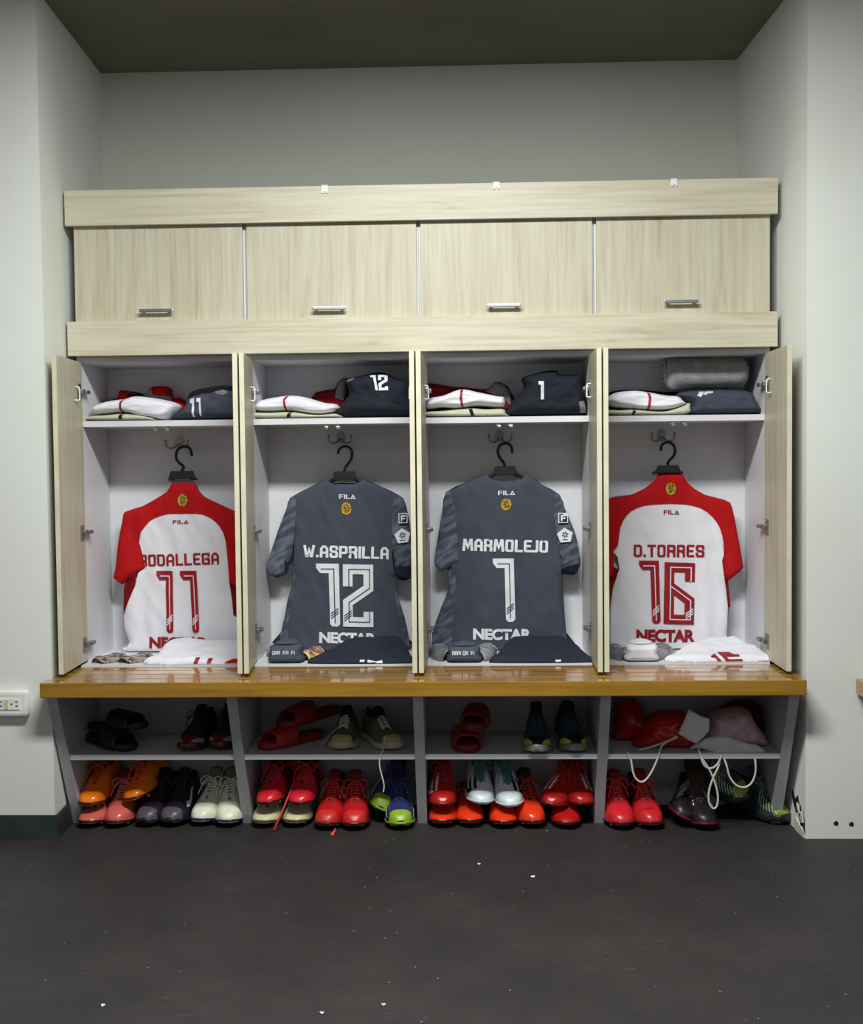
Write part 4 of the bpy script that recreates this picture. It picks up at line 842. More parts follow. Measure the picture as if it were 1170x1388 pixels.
def guard(label, cx_, cy_, rot, mat, Lx=0.085, Wy=0.16, h=0.032, group=None):
    """curved shin guard shell lying on the locker floor, hollow side down"""
    bm = bmesh.new(); n, m_ = 12, 10; top = []; bot = []
    for lay, dz in ((top, 0.0), (bot, -0.004)):
        for i in range(n+1):
            v = i/n; hw = Lx/2*(0.72+0.28*math.sin(PI*min(1, v*1.15)))*(1 if 0.06 < v < 0.94 else 0.8); row = []
            for j in range(m_+1):
                a = (j/m_-0.5)*PI*0.9; row.append(bm.verts.new((hw*math.sin(a)/math.sin(PI*.45), (v-0.5)*Wy, 0.0045+(h*math.cos(a)-h*math.cos(PI*.45))*(1.0-0.12*abs(v-0.5))*1.15+dz)))
            lay.append(row)
    for i in range(n):
        for j in range(m_):
            bm.faces.new((top[i][j], top[i][j+1], top[i+1][j+1], top[i+1][j])); bm.faces.new((bot[i][j], bot[i+1][j], bot[i+1][j+1], bot[i][j+1]))
    for i in range(n): 
        for j in (0, m_): bm.faces.new((top[i][j], top[i+1][j], bot[i+1][j], bot[i][j]))
    for j in range(m_):
        for i in (0, n): bm.faces.new((top[i][j], top[i][j+1], bot[i][j+1], bot[i][j]))
    bmesh.ops.recalc_face_normals(bm, faces=bm.faces)
    t = thing('shin_guard', label, 'shin guard', (cx_, cy_, LB+0.0003), group); t.rotation_euler = (0, 0, rot)
    link('guard_shell', bm, mat, t, True)
    for v in (-0.3, 0.3):
        bm = bmesh.new(); pts = [((Lx/2*0.98)*math.sin(a)/math.sin(PI*.45), v*Wy, 0.0065+(h*math.cos(a)-h*math.cos(PI*.45))*1.1) for a in [(j/8-0.5)*PI*0.86 for j in range(9)]]
        tube(bm, pts, 0.0022, 6, 1); link('rim_line', bm, M['guard_grey'], t, True)
def P2(k, s): return s
g = [(-1.148,0.094),(-1.059,0.102)]; guard('left patterned shin guard of the pair below the number 11 jersey', g[0][0], 0.02, -0.5, M['guard'], 0.085, 0.13, 0.018); guard('right patterned shin guard of the pair below the number 11 jersey', g[1][0]+0.008, 0.02, -0.5, M['guard'], 0.085, 0.13, 0.018)
g = [(-0.566,0.232),(-0.413,0.111)]; guard('red and yellow patterned shin guard behind the grey socks', g[1][0], 0.06, -0.3, M['guard_red'], 0.08, 0.14, 0.032); guard('dark shin guard mostly hidden under the grey socks, second locker from left', g[0][0]+0.01, 0.13, 0.2, M['guard'], 0.07, 0.12, 0.026)
g = [(0.070,0.068),(0.213,0.064)]; guard('left dark grey shin guard beside folded socks, third locker from left', g[0][0], 0.05, 0.35, M['guard_grey'], 0.09, 0.16, 0.04); guard('right dark grey shin guard beside folded socks, third locker from left', g[1][0]+0.004, 0.05, -0.3, M['guard_grey'], 0.10, 0.16, 0.042)
g = [(0.701,0.047),(0.847,0.043)]; guard('left grey shin guard beside folded white socks, rightmost locker', g[0][0]+0.01, 0.05, 0.3, M['guard_grey'], 0.09, 0.16, 0.038); guard('right grey shin guard beside folded white socks, rightmost locker', g[1][0]+0.004, 0.06, -0.5, M['guard_grey'], 0.10, 0.16, 0.038)
def socks(label, x0, x1, mat, seed, txt=None, base=0.0, h=0.052, y0=-0.066, y1=0.03):
    t = thing('folded_socks', label, 'socks', ((x0+x1)/2, y0, LB+base))
    o = inflate('sock_fold', [(x0, LB+base+0.002), (x0-0.002, LB+base+h*0.5), (x0+0.004, LB+base+h*0.95), ((x0+x1)/2, LB+base+h), (x1-0.006, LB+base+h*0.97), (x1, LB+base+h*0.5), (x1-0.002, LB+base+0.002)], y0, y1, mat, t, 0.018, 0.003, seed, 0.007, zflat=LB+base+0.0006)
    o2 = inflate('sock_fold', [(x0+0.01, LB+base+h*1.0), ((x0+x1)/2, LB+base+h*1.22), (x1-0.012, LB+base+h*1.02), ((x0+x1)/2, LB+base+h*0.9)], y0+0.02, y1+0.02, mat, t, 0.010, 0.002, seed+3, 0.007)
    if txt:
        f = on_bundle(o); pol = []; xx = x0+0.014; w_ = (x1-x0-0.028)/len(txt); random.seed(int(seed))
        for ch in txt:
            if ch != ' ':
                for pl in G[ch][1]: pol += ribbon([(xx+p[0]/4.2*w_, LB+base+h*0.52+p[1]/6*0.012) for p in pl], 0.0026)
            xx += w_
        mark(pol, f, M['print_white'], t, 'sock_lettering', 0.0015)
    return t
a, b_ = [p[0] for p in [(-0.549,0.563),(-0.432,0.562)]]; socks('slate grey folded socks with white lettering below the number 12 jersey', a, b_, M['f_sock'], 5, 'SAR FR FI', h=0.066)
a, b_ = [p[0] for p in [(0.094,0.561),(0.207,0.561)]]; socks('slate grey folded socks with white lettering between two grey shin guards', a, b_, M['f_sock'], 6, 'RAPIDA FI', h=0.058, y0=-0.072, y1=0.02)
a, b_ = [p[0] for p in [(0.725,0.558),(0.836,0.557)]]; socks('white folded socks between two grey shin guards, rightmost locker', a, b_, M['f_white'], 8, None, h=0.062, y0=-0.072, y1=0.02)

# ================================================================== SHOES
def lerp_tab(tab, s):
    for (a, x), (b_, y) in zip(tab, tab[1:]):
        if s <= b_:
            t = (s-a)/(b_-a) if b_ > a else 0; t = t*t*(3-2*t)*0.35+t*0.65; return x+(y-x)*t
    return tab[-1][1]
WT = [(0, 0.012), (0.025, 0.024), (0.08, 0.036), (0.18, 0.044), (0.3, 0.0475), (0.42, 0.044), (0.58, 0.037), (0.75, 0.0345), (0.88, 0.034), (0.96, 0.027), (1, 0.016)]
HT = [(0, 0.016), (0.04, 0.031), (0.12, 0.041), (0.22, 0.049), (0.32, 0.063), (0.42, 0.083), (0.52, 0.102), (0.6, 0.112), (1, 0.112)]
RT = [(0.4, 0.083), (0.5, 0.098), (0.6, 0.098), (0.72, 0.090), (0.85, 0.094), (1, 0.106)]
def sm(a, b_, x): t = min(1, max(0, (x-a)/(b_-a))); return t*t*(3-2*t)
def upper_pt(s, t, L, hs=1.0, out=0.0):
    """s: 0 toe .. 1 heel, t: 0 left foot of the shell .. 1 right foot"""
    w_ = lerp_tab(WT, s); H = lerp_tab(HT, s)*hs; th = PI*t
    fx = -math.copysign(abs(math.cos(th))**(0.62+0.55*sm(0.15, 0.5, s)), math.cos(th))*(w_+out); fz = (math.sin(th)**0.80)*(H+out)
    R_ = lerp_tab(RT, s)*hs; ti = 0.35
    if t < ti or t > 1-ti:
        u = t/ti if t < 0.5 else (1-t)/ti; sg = -1 if t < 0.5 else 1
        cx_ = sg*(w_+out)*(1-0.48*u*u+0.08*math.sin(PI*u)); cz_ = R_*u
    else:
        v = (t-ti)/(1-2*ti); sg = 2*v-1; dep = min(1, (0.5-abs(v-0.5))*5)
        zin = 0.035+(R_-0.035)*sm(0.88, 0.95, s)
        cx_ = sg*w_*0.46; cz_ = R_+(zin-R_)*dep
    b_ = sm(0.50, 0.62, s)
    x = fx*(1-b_)+cx_*b_; z = fz*(1-b_)+cz_*b_
    return Vector((x, s*L, z))
NS, NT = 30, 24
_mesh = {}
def grid_mesh(fn, sv, tv, skip=None, cap=False):
    bm = bmesh.new(); rows = [[bm.verts.new(fn(s, t)) for t in tv] for s in sv]
    for i in range(len(sv)-1):
        for j in range(len(tv)-1):
            if skip and skip((sv[i]+sv[i+1])/2, (tv[j]+tv[j+1])/2): continue
            bm.faces.new((rows[i][j], rows[i][j+1], rows[i+1][j+1], rows[i+1][j]))
    if cap: bm.faces.new(rows[0]); bm.faces.new(rows[-1][::-1])
    lone = [v for v in bm.verts if not v.link_faces]
    bmesh.ops.delete(bm, geom=lone, context='VERTS')
    bmesh.ops.recalc_face_normals(bm, faces=bm.faces); return bm
def decal(poly, L, z0, hs, mat, parent, name, lift=0.0016, label=None):
    """poly in (s,t) space wrapped on the shoe upper"""
    g = flat_grid(poly, 0.03)
    for v in g.verts:
        s, t = v.co.x, v.co.y; p = upper_pt(s, t, L, hs, lift); v.co = p+Vector((0, 0, z0))
    bmesh.ops.recalc_face_normals(g, faces=g.faces)
    return link(name, g, mat, parent, True, label)
def fmat(c, rough=0.35, spec=0.5): 
    key = (c, rough)
    if key not in _mesh: _mesh[key] = plain('shoe_surface', rgb(*c), rough, 0, spec)
    return _mesh[key]
def shoe(label, toe, yaw=0.0, pitch=0.0, roll=0.0, kind='boot', up_c=(180, 30, 30), sole_c=(30, 30, 30), lace_c=(200, 200, 200), in_c=(25, 25, 28), stud_c=(200, 200, 200), toe_c=None, tongue_c=None, marks=None, mark_c=(235, 235, 235), hs=1.0, L=0.262, rough=0.35, group=None, cat=None, loops=True, extra=None, sc=1.0, heel_tab=None):
    if kind == 'boot': sc = 1.07
    nm = 'football_boot' if kind == 'boot' else 'running_shoe'
    t_ = thing(nm, label, cat or 'shoe', toe, group)
    t_.rotation_euler = (pitch, roll, -yaw); t_.scale = (sc, sc, sc)
    um, so, la, li, st = fmat(up_c, rough), fmat(sole_c, 0.3), fmat(lace_c, 0.8), fmat(in_c, 0.9), fmat(stud_c, 0.3)
    zs = 0.015 if kind == 'boot' else 0.004
    th = 0.007 if kind == 'boot' else 0.026
    z0 = zs+th*0.7
    sv = [0, 0.012, 0.03, 0.06]+[0.1+i*0.9/(NS-4) for i in range(NS-4)]+[0.985, 1.0]; sv = sorted(set(round(x, 4) for x in sv)); tv = [j/NT for j in range(NT+1)]
    inside = lambda s, t: s > 0.575 and 0.36 < t < 0.64
    fn = lambda s, t: upper_pt(s, t, L, hs)+Vector((0, 0, z0))
    link('upper', grid_mesh(fn, sv, tv, inside, True), um, t_, True)
    link('lining', grid_mesh(fn, sv, tv, lambda s, t: not inside(s, t)), li, t_, True)
    # sole plate or midsole
    def sole_fn(s, t):
        w_ = lerp_tab(WT, s)*1.04+(0.0015 if kind == 'boot' else 0.004); spring = 0.012*(1-sm(0, 0.22, s))+(0.006*sm(0.8, 1, s) if kind != 'boot' else 0)
        a = t*2*PI; return Vector((w_*math.copysign(abs(math.cos(a))**0.45, math.cos(a)), -0.004+s*(L+0.008), zs+th/2+spring*0.8+(th/2+(0.004*sm(.6, 1, s) if kind != 'boot' else 0))*math.copysign(abs(math.sin(a))**0.45, math.sin(a))))
    bm = grid_mesh(sole_fn, sv, [j/20 for j in range(21)], None, True); bmesh.ops.remove_doubles(bm, verts=bm.verts, dist=1e-5); link('sole', bm, so, t_, True)
    if kind == 'boot':
        for (sx, sy) in ((-0.026, 0.07), (0.026, 0.07), (-0.030, 0.13), (0.030, 0.13), (-0.024, 0.215), (0.024, 0.215)):
            bm = bmesh.new(); bmesh.ops.create_cone(bm, cap_ends=True, segments=10, radius1=0.0042, radius2=0.0068, depth=0.0145, matrix=Matrix.Translation((sx, sy*L/0.262, 0.0075))); link('stud', bm, st, t_)
    # tongue
    def tongue(s, t):
        y = (0.27+0.34*s)*L; base = lerp_tab(HT, 0.27+0.34*s)*hs+z0; lift = 0.0025+0.028*sm(0.5, 1, s)*hs; w_ = 0.013+0.008*s
        x = (t-0.5)*2*w_; return Vector((x, y+0.012*sm(0.7, 1, s), base+lift-(x/w_)**2*0.006-0.0015))
    bm = grid_mesh(tongue, [i/9 for i in range(10)], [j/6 for j in range(7)])
    g = bmesh.ops.solidify(bm, geom=bm.faces[:], thickness=0.003); link('tongue', bm, fmat(tongue_c or in_c, 0.7), t_, True)
    # laces
    bm = bmesh.new(); n = 6
    tp = lambda x, s: Vector((x, s*L, (lerp_tab(HT, s)*hs+z0+0.005-(x/0.02)**2*0.006)))
    for i in range(n):
        s_ = 0.29+i*0.036; s2 = s_+0.03; wd = 0.016+0.002*i/n
        tube(bm, [tp(-wd, s_)-Vector((0, 0, 0.003)), tp(0, (s_+s2)/2)+Vector((0, 0, 0.002)), tp(wd, s2)-Vector((0, 0, 0.003))], 0.0019, 5, 3)
        tube(bm, [tp(wd, s_)-Vector((0, 0, 0.003)), tp(0, (s_+s2)/2), tp(-wd, s2)-Vector((0, 0, 0.003))], 0.0019, 5, 3)
    if loops:
        c = tp(0, 0.5)+Vector((0, 0, 0.004))
        for sg in (-1, 1):
            tube(bm, [c, c+Vector((sg*0.02, -0.004, 0.010)), c+Vector((sg*0.038, -0.012, 0.0)), c+Vector((sg*0.030, -0.022, -0.016)), c+Vector((sg*0.012, -0.01, -0.003)), c], 0.0019, 5, 4)
            tube(bm, [c, c+Vector((sg*0.016, -0.018, 0.004)), c+Vector((sg*0.026, -0.04, -0.018)), c+Vector((sg*0.034, -0.05, -0.04))], 0.0019, 5, 4)
    link('laces', bm, la, t_, True)
    if toe_c:
        link('toe_cap', grid_mesh(lambda s, t: upper_pt(s, t, L, hs, 0.0014)+Vector((0, 0, z0)), [0, 0.012, 0.03, 0.06, 0.1, 0.13], tv, lambda s, t: s > 0.09+0.04*math.sin(PI*t), False), fmat(toe_c, 0.4), t_, True)
    mk = {
     'stripes': [[[(0.40+d_, tt0), (0.45+d_, tt0), (0.52+d_*0.9, tt1), (0.47+d_*0.9, tt1)]] for d_ in (0, 0.09, 0.18) for tt0, tt1 in ((0.05, 0.30), (0.95, 0.70))],
     'swoosh': [[[(0.24, 0.80), (0.32, 0.88), (0.50, 0.84), (0.62, 0.72), (0.48, 0.78), (0.36, 0.80), (0.30, 0.72)]]],
     'hook_left': [ribbon(pl, 0.065) for pl in ([(0.42, 0.13), (0.21, 0.14), (0.19, 0.27), (0.40, 0.27)], [(0.44, 0.39), (0.16, 0.41)])],
     'hook_right': [ribbon(pl, 0.065) for pl in ([(0.42, 0.87), (0.21, 0.86), (0.19, 0.73), (0.40, 0.73)], [(0.44, 0.61), (0.16, 0.59)])],
     'zebra': [ribbon(pl, 0.026) for i in range(5) for pl in ([(0.22+i*0.05, 0.22), (0.27+i*0.05, 0.36)], [(0.22+i*0.05, 0.78), (0.27+i*0.05, 0.64)])],
     'edges': [[[(0.12, 0.1), (0.45, 0.30), (0.50, 0.30), (0.22, 0.08)]], [[(0.12, 0.9), (0.45, 0.70), (0.50, 0.70), (0.22, 0.92)]]],
     'toe_sides': [[[(0.02, 0.02), (0.02, 0.32), (0.10, 0.26), (0.22, 0.10), (0.22, 0.02)]], [[(0.02, 0.98), (0.02, 0.68), (0.10, 0.74), (0.22, 0.90), (0.22, 0.98)]]],
     'mesh_lines': [ribbon(pl, 0.014) for i in range(7) for pl in ([(0.06+i*0.045, 0.12), (0.12+i*0.045, 0.36)], [(0.06+i*0.045, 0.88), (0.12+i*0.045, 0.64)])],
    }
    for m_ in (marks or []):
        for poly in mk[m_]: decal(poly, L, z0, hs, fmat(mark_c, 0.5), t_, 'side_marking', 0.0022)
    if heel_tab:
        bm = bmesh.new(); tube(bm, [(0, L*0.97, z0+0.085*hs), (0, L*0.99, z0+0.115*hs), (0, L*1.0, z0+0.10*hs)], 0.006, 8, 4); link('heel_tab', bm, fmat(heel_tab, 0.8), t_, True)
    return t_
FY = -0.165
def toe_floor(p, dy=-0.022): return (p[0], p[1]+dy, 0.0005)
def at(p, y, dz=0.0): return (p[0], y, p[1]+dz)
# --- bay 1 floor level
f = [(-1.173,-0.184),(-1.076,-0.184),(-0.977,-0.170),(-0.887,-0.170),(-0.786,-0.180),(-0.681,-0.196)]
CORAL = dict(up_c=(206, 96, 88), sole_c=(52, 26, 28), lace_c=(226, 130, 130), stud_c=(226, 180, 160), in_c=(120, 40, 50), rough=0.25)
ORG = dict(up_c=(236, 120, 14), sole_c=(60, 34, 24), lace_c=(226, 84, 30), stud_c=(220, 160, 120), in_c=(110, 40, 12), rough=0.22)
shoe('coral pink football boot lying under the tilted orange boot, far left', toe_floor(f[0]), 0.05, hs=0.60, **CORAL)
shoe('coral pink football boot with pink laces, between the two orange boots', toe_floor(f[1]), 0.0, **CORAL)
g = [(-1.176,0.047),(-1.020,0.047)]
shoe('orange football boot propped on a coral boot at the far left', (g[0][0], -0.185, 0.060), 0.08, 0.15, 0.0, hs=0.80, **ORG)
shoe('orange football boot leaning over the coral and black boots', (g[1][0], -0.175, 0.074), 0.24, 0.13, -0.25, hs=0.80, **ORG)
BLK = dict(up_c=(34, 30, 40), sole_c=(24, 18, 34), lace_c=(30, 28, 34), stud_c=(60, 50, 70), in_c=(12, 12, 14), toe_c=(82, 72, 84), rough=0.28)
shoe('black football boot half hidden beneath the orange boot', toe_floor(f[2]), 0.20, **BLK)
shoe('black football boot with white curved tick on its side', toe_floor(f[3]), 0.10, marks=['swoosh'], **BLK)
CRM = dict(up_c=(222, 224, 200), sole_c=(46, 24, 78), lace_c=(228, 230, 215), stud_c=(150, 150, 190), in_c=(120, 118, 104), rough=0.4)
shoe('cream white football boot with purple sole, left one of its pair', toe_floor(f[4], 0.0), 0.18, **CRM)
shoe('cream white football boot with purple sole, right one beside divider', toe_floor(f[5], 0.0), -0.08, **CRM)
# --- bay 2 floor level
f = [(-0.557,-0.180),(-0.449,-0.176),(-0.336,-0.204),(-0.233,-0.208),(-0.073,-0.204)]
LC = dict(up_c=(206, 200, 160), sole_c=(70, 80, 36), lace_c=(210, 205, 180), stud_c=(196, 200, 180), in_c=(60, 56, 44), rough=0.4)
shoe('pale cream football boot under the left pink-red boot', toe_floor(f[0]), 0.06, hs=0.60, **LC)
shoe('pale cream football boot under the right pink-red boot', toe_floor(f[1]), 0.06, hs=0.60, **LC)
PR = dict(up_c=(208, 34, 48), sole_c=(40, 14, 20), lace_c=(214, 46, 56), stud_c=(226, 226, 196), in_c=(24, 12, 16), tongue_c=(40, 12, 18), marks=['stripes'], mark_c=(30, 22, 28), rough=0.3)
g = [(-0.546,0.055),(-0.433,0.055)]
shoe('pink-red football boot with black stripes on a cream boot, left one', (g[0][0], -0.195, 0.064), 0.22, 0.13, -0.12, hs=0.80, **PR)
p = shoe('pink-red football boot with black stripes on a cream boot, right one', (g[1][0], -0.195, 0.064), 0.10, 0.14, 0.0, hs=0.80, **PR)
RD = dict(up_c=(182, 28, 30), sole_c=(44, 34, 18), lace_c=(214, 60, 50), stud_c=(190, 190, 160), in_c=(18, 8, 10), tongue_c=(120, 16, 22), rough=0.3)
shoe('red football boot with red laces and white side stripes, second shelf bay', toe_floor(f[2]), 0.12, marks=['stripes'], mark_c=(226, 222, 210), toe_c=(200, 42, 40), **RD)
shoe('red football boot standing beside the blue and lime boots', toe_floor(f[3]), -0.06, toe_c=(200, 42, 40), **RD)
BL = dict(up_c=(44, 52, 104), sole_c=(120, 160, 36), lace_c=(60, 70, 130), stud_c=(190, 210, 150), in_c=(24, 28, 60), toe_c=(140, 172, 40), marks=['edges'], mark_c=(206, 214, 200), rough=0.25)
g = [(-0.161,0.010)]
shoe('blue football boot with lime toe, tilted against its upright partner', (g[0][0], -0.14, 0.032), 0.02, 0.22, 0.42, **BL)
shoe('blue football boot with lime toe standing flat beside divider', toe_floor(f[4]), -0.10, **BL)
g = [(-0.133,0.131),(-0.117,0.095),(-0.101,0.059),(-0.112,0.004)]
bm = bmesh.new(); tube(bm, [(q[0], 0.055, max(q[1], 0.05)) for q in g]+[(g[-1][0], 0.05, 0.012)], lambda t: 0.017+0.006*math.sin(PI*t), 10, 4)
tag(link('lime_cloth', bm, plain('lime_cloth', rgb(130, 160, 30), 0.8), None, True), 'rolled lime green cloth stuck behind the blue boots', 'cloth')
# --- bay 3 floor level
f = [(0.070,-0.176),(0.173,-0.172),(0.285,-0.188),(0.391,-0.184),(0.500,-0.192)]
OR = dict(up_c=(232, 58, 22), sole_c=(50, 20, 16), lace_c=(200, 50, 30), stud_c=(200, 200, 205), in_c=(40, 12, 12), rough=0.25)
shoe('orange-red football boot beneath a marked red boot, third bay far left', toe_floor(f[0]), 0.0, hs=0.60, **OR)
shoe('orange-red football boot between the red boot and the left white boot', toe_floor(f[1]), -0.12, hs=0.60, **OR)
shoe('orange-red football boot right beneath the right white boot', toe_floor(f[2]), -0.05, hs=0.60, **OR)
shoe('orange-red football boot on the floor, right of the white boots', toe_floor(f[3]), -0.18, **OR)
RB = dict(up_c=(180, 24, 22), sole_c=(120, 18, 18), lace_c=(190, 40, 36), stud_c=(210, 90, 70), in_c=(24, 8, 10), tongue_c=(110, 14, 18), rough=0.3, mark_c=(232, 226, 222))
shoe('red football boot on the floor beneath two marked red boots', toe_floor(f[4]), 0.0, hs=0.60, **RB)
g = [(0.072,0.050),(0.208,0.047),(0.311,0.034),(0.435,0.034),(0.561,0.034)]
shoe('red football boot with white angular marks, propped up third bay left', (g[0][0], -0.192, 0.060), -0.04, 0.15, 0.0, marks=['hook_left'], hs=0.80, **RB)
WB = dict(up_c=(216, 226, 230), sole_c=(196, 202, 206), lace_c=(86, 130, 130), stud_c=(200, 90, 60), in_c=(90, 20, 22), tongue_c=(60, 110, 112), mark_c=(34, 22, 26), rough=0.3)
shoe('white football boot with teal laces and black marks, left of pair', (g[1][0], -0.185, 0.064), -0.12, 0.13, 0.05, marks=['hook_left'], hs=0.80, **WB)
shoe('white football boot with teal laces and black marks, right of pair', (g[2][0], -0.19, 0.056), -0.10, 0.16, -0.05, marks=['hook_right'], hs=0.80, **WB)
shoe('red football boot with white marks leaning on the orange-red boot', (g[3][0], -0.175, 0.058), 0.40, 0.1, 0.2, marks=['hook_left'], hs=0.80, **RB)
shoe('red football boot with large white marks, propped beside third divider', (g[4][0], -0.175, 0.058), -0.18, 0.15, 0.0, marks=['hook_right'], hs=0.80, **RB)
# --- bay 4 floor level
f = [(0.691,-0.202),(0.796,-0.198),(0.879,-0.200),(0.979,-0.206),(1.125,-0.179),(1.188,-0.200)]
PK = dict(up_c=(206, 38, 46), sole_c=(70, 20, 24), lace_c=(220, 70, 70), stud_c=(220, 214, 190), in_c=(26, 10, 14), tongue_c=(150, 20, 30), marks=['stripes'], mark_c=(30, 22, 26), rough=0.3)
shoe('pinkish red football boot, leftmost in the fourth floor bay', toe_floor(f[0]), -0.08, **PK)
shoe('pinkish red football boot, second in the fourth floor bay', toe_floor(f[1]), -0.16, **PK)
BM_ = dict(up_c=(30, 26, 30), sole_c=(120, 20, 36), lace_c=(70, 66, 70), stud_c=(120, 40, 50), in_c=(90, 20, 14), mark_c=(220, 220, 220), rough=0.4)
shoe('black football boot with white stripes and maroon sole, tipped over', (f[2][0], f[2][1], 0.022), 0.22, 0.0, 0.5, marks=['zebra', 'stripes'], **BM_)
shoe('black football boot with white stripes standing by black-lime shoe', toe_floor(f[3]), -0.14, marks=['zebra', 'stripes'], **BM_)
LM = dict(kind='trainer', up_c=(46, 60, 66), sole_c=(30, 34, 34), lace_c=(120, 140, 160), in_c=(20, 22, 22), toe_c=(126, 150, 60), tongue_c=(60, 80, 110), mark_c=(196, 214, 150), marks=['mesh_lines'], rough=0.5, hs=1.08)
shoe('black running shoe with lime mesh leaning over its partner, fourth bay', (f[4][0]+0.012, -0.125, 0.075), -0.62, 0.12, -0.42, **LM)
shoe('black running shoe with lime mesh lying lowest, far right floor', (f[5][0]+0.075, -0.150, 0.001), -0.58, 0.0, 0.0, **LM)
# --- upper rack shelf
f = [(-0.812,-0.226),(-0.705,-0.206)]; Z = CS
BR = dict(kind='trainer', up_c=(24, 22, 24), sole_c=(70, 26, 28), lace_c=(28, 26, 28), in_c=(10, 10, 10), toe_c=(110, 24, 30), marks=['toe_sides'], mark_c=(150, 146, 136), hs=0.82, rough=0.8)
shoe('black running shoe with dark red toe, left one in the first bay', (f[0][0], f[0][1], Z), 0.12, **BR)
shoe('black running shoe with dark red toe, right one beside first divider', (f[1][0], f[1][1], Z), 0.06, **BR)
f = [(-0.278,-0.223),(-0.089,-0.224)]
OL = dict(kind='trainer', up_c=(96, 92, 66), sole_c=(180, 176, 150), lace_c=(206, 204, 190), in_c=(20, 18, 16), toe_c=(186, 180, 110), hs=0.76, rough=0.7, heel_tab=(14, 14, 14))
shoe('worn olive running shoe with its lace lying loose on the shelf', (f[0][0], f[0][1]+0.005, Z), 0.02, loops=False, **OL)
p = shoe('worn olive running shoe turned sideways, lace hanging over the shelf', (f[1][0], f[1][1]+0.005, Z), -0.45, loops=False, **OL)
def world_child(name, pts, r, mat, root, label=None, z=None):
    """a lace in world coordinates, made a child of a turned thing"""
    bpy.context.view_layer.update(); inv = root.matrix_world.inverted(); bm = bmesh.new()
    tube(bm, [inv@Vector(q) for q in pts], r, 6, 6); return link(name, bm, mat, root, True, label)
shelf_front = -0.250
h = [(-0.125,0.323),(-0.133,0.284),(-0.140,0.263),(-0.141,0.232),(-0.132,0.193),(-0.127,0.168),(-0.130,0.145)]
world_child('hanging_lace', [(h[0][0], -0.21, CS+0.055), (h[0][0], -0.232, CS+0.03)]+[(q[0], -0.2505, q[1]) for q in h[2:]], 0.0025, fmat((206, 204, 190), 0.8), p)
h = [(-0.288,0.343),(-0.319,0.334),(-0.344,0.309),(-0.359,0.281),(-0.375,0.272)]
q0 = [o for o in bpy.data.objects if o.get('label', '').startswith('worn olive running shoe with its lace')][0]
world_child('loose_lace', [(h[0][0], -0.13, CS+0.075), (h[1][0], -0.16, CS+0.05), (h[2][0], -0.18, CS+0.02), (h[3][0], -0.19, CS+0.003), (h[4][0], -0.20, CS+0.003)], 0.0022, fmat((170, 168, 156), 0.8), q0)
f = [(0.396,-0.270),(0.529,-0.256)]
NV = dict(kind='trainer', up_c=(36, 48, 66), sole_c=(126, 128, 122), lace_c=(44, 58, 78), in_c=(16, 18, 24), toe_c=(22, 26, 34), marks=['toe_sides'], mark_c=(176, 184, 60), hs=0.92, rough=0.8, loops=False)
shoe('navy running shoe with lime trim, left of pair in third bay', (f[0][0], f[0][1], Z), 0.03, **NV)
shoe('navy running shoe with lime trim, right of pair in third bay', (f[1][0], f[1][1], Z), -0.10, **NV)
# pink-red lace hanging in front of the cream boots
rb = [o for o in bpy.data.objects if o.get('label', '').startswith('pink-red football boot with black stripes on a cream boot, left')][0]
h = [(-0.435,0.173),(-0.460,0.130),(-0.477,0.087),(-0.492,0.050),(-0.505,0.022),(-0.512,-0.009)]
world_child('hanging_lace', [(h[0][0], -0.09, h[0][1]), (h[1][0], -0.15, h[1][1]), (h[2][0], -0.19, h[2][1]), (h[3][0], -0.215, h[3][1]), (h[4][0], -0.22, h[4][1]), (h[5][0], -0.22, max(0.004, h[5][1]))], lambda t: 0.0024+0.002*t, fmat((214, 40, 54), 0.6), rb)
bm = bmesh.new(); q_ = [(-0.305,-0.274),(-0.300,-0.239),(-0.301,-0.210)]
tube(bm, [(q_[0][0], q_[0][1], 0.004), (q_[1][0], q_[1][1], 0.008), (q_[2][0], q_[2][1]+0.006, 0.006)], lambda t: 0.006*(1-t)+0.0015, 6, 4)
tag(link('lace_end', bm, fmat((214, 90, 60), 0.6), None, True), 'short orange lace end on the floor before the red boots', 'lace')

# ---- sandals
def slide(label, loc, yaw, pitch, roll, c, c2, group=None, cover=False):
    t_ = thing('slide_sandal', label, 'sandal', loc, group); t_.rotation_euler = (pitch, roll, yaw); L = 0.27
    SW = [(0, 0.02), (0.05, 0.038), (0.2, 0.05), (0.35, 0.05), (0.6, 0.041), (0.85, 0.040), (0.96, 0.03), (1, 0.016)]
    def sf(s, t):
        a = t*2*PI; w_ = lerp_tab(SW, s); return Vector((w_*math.copysign(abs(math.cos(a))**0.5, math.cos(a)), s*L, 0.014+0.006*abs(s-0.45)+0.0135*math.copysign(abs(math.sin(a))**0.45, math.sin(a))))
    bm = grid_mesh(sf, [i/22 for i in range(23)], [j/20 for j in range(21)], None, True); bmesh.ops.remove_doubles(bm, verts=bm.verts, dist=1e-5); link('footbed', bm, fmat(c, 0.6), t_, True)
    def st(s, t):
        a = PI*t; y = (0.12+0.36*s+0.03*math.sin(PI*t))*L; w_ = lerp_tab(SW, 0.12+0.36*s)+0.003; return Vector((-w_*math.copysign(abs(math.cos(a))**0.6, math.cos(a)), y, 0.012+(0.045+0.018*s)*math.sin(a)**0.8))
    bm = grid_mesh(st, [i/10 for i in range(11)], [j/18 for j in range(19)]); bmesh.ops.solidify(bm, geom=bm.faces[:], thickness=0.005); link('strap', bm, fmat(c2, 0.6), t_, True)
    return t_
f = [(-1.032,-0.178),(-0.970,-0.153)]
slide('black slide sandal lying flat on the first rack shelf', (f[0][0]+0.02, -0.20, CS), 0.85, 0, 0, (22, 22, 24), (26, 26, 28))
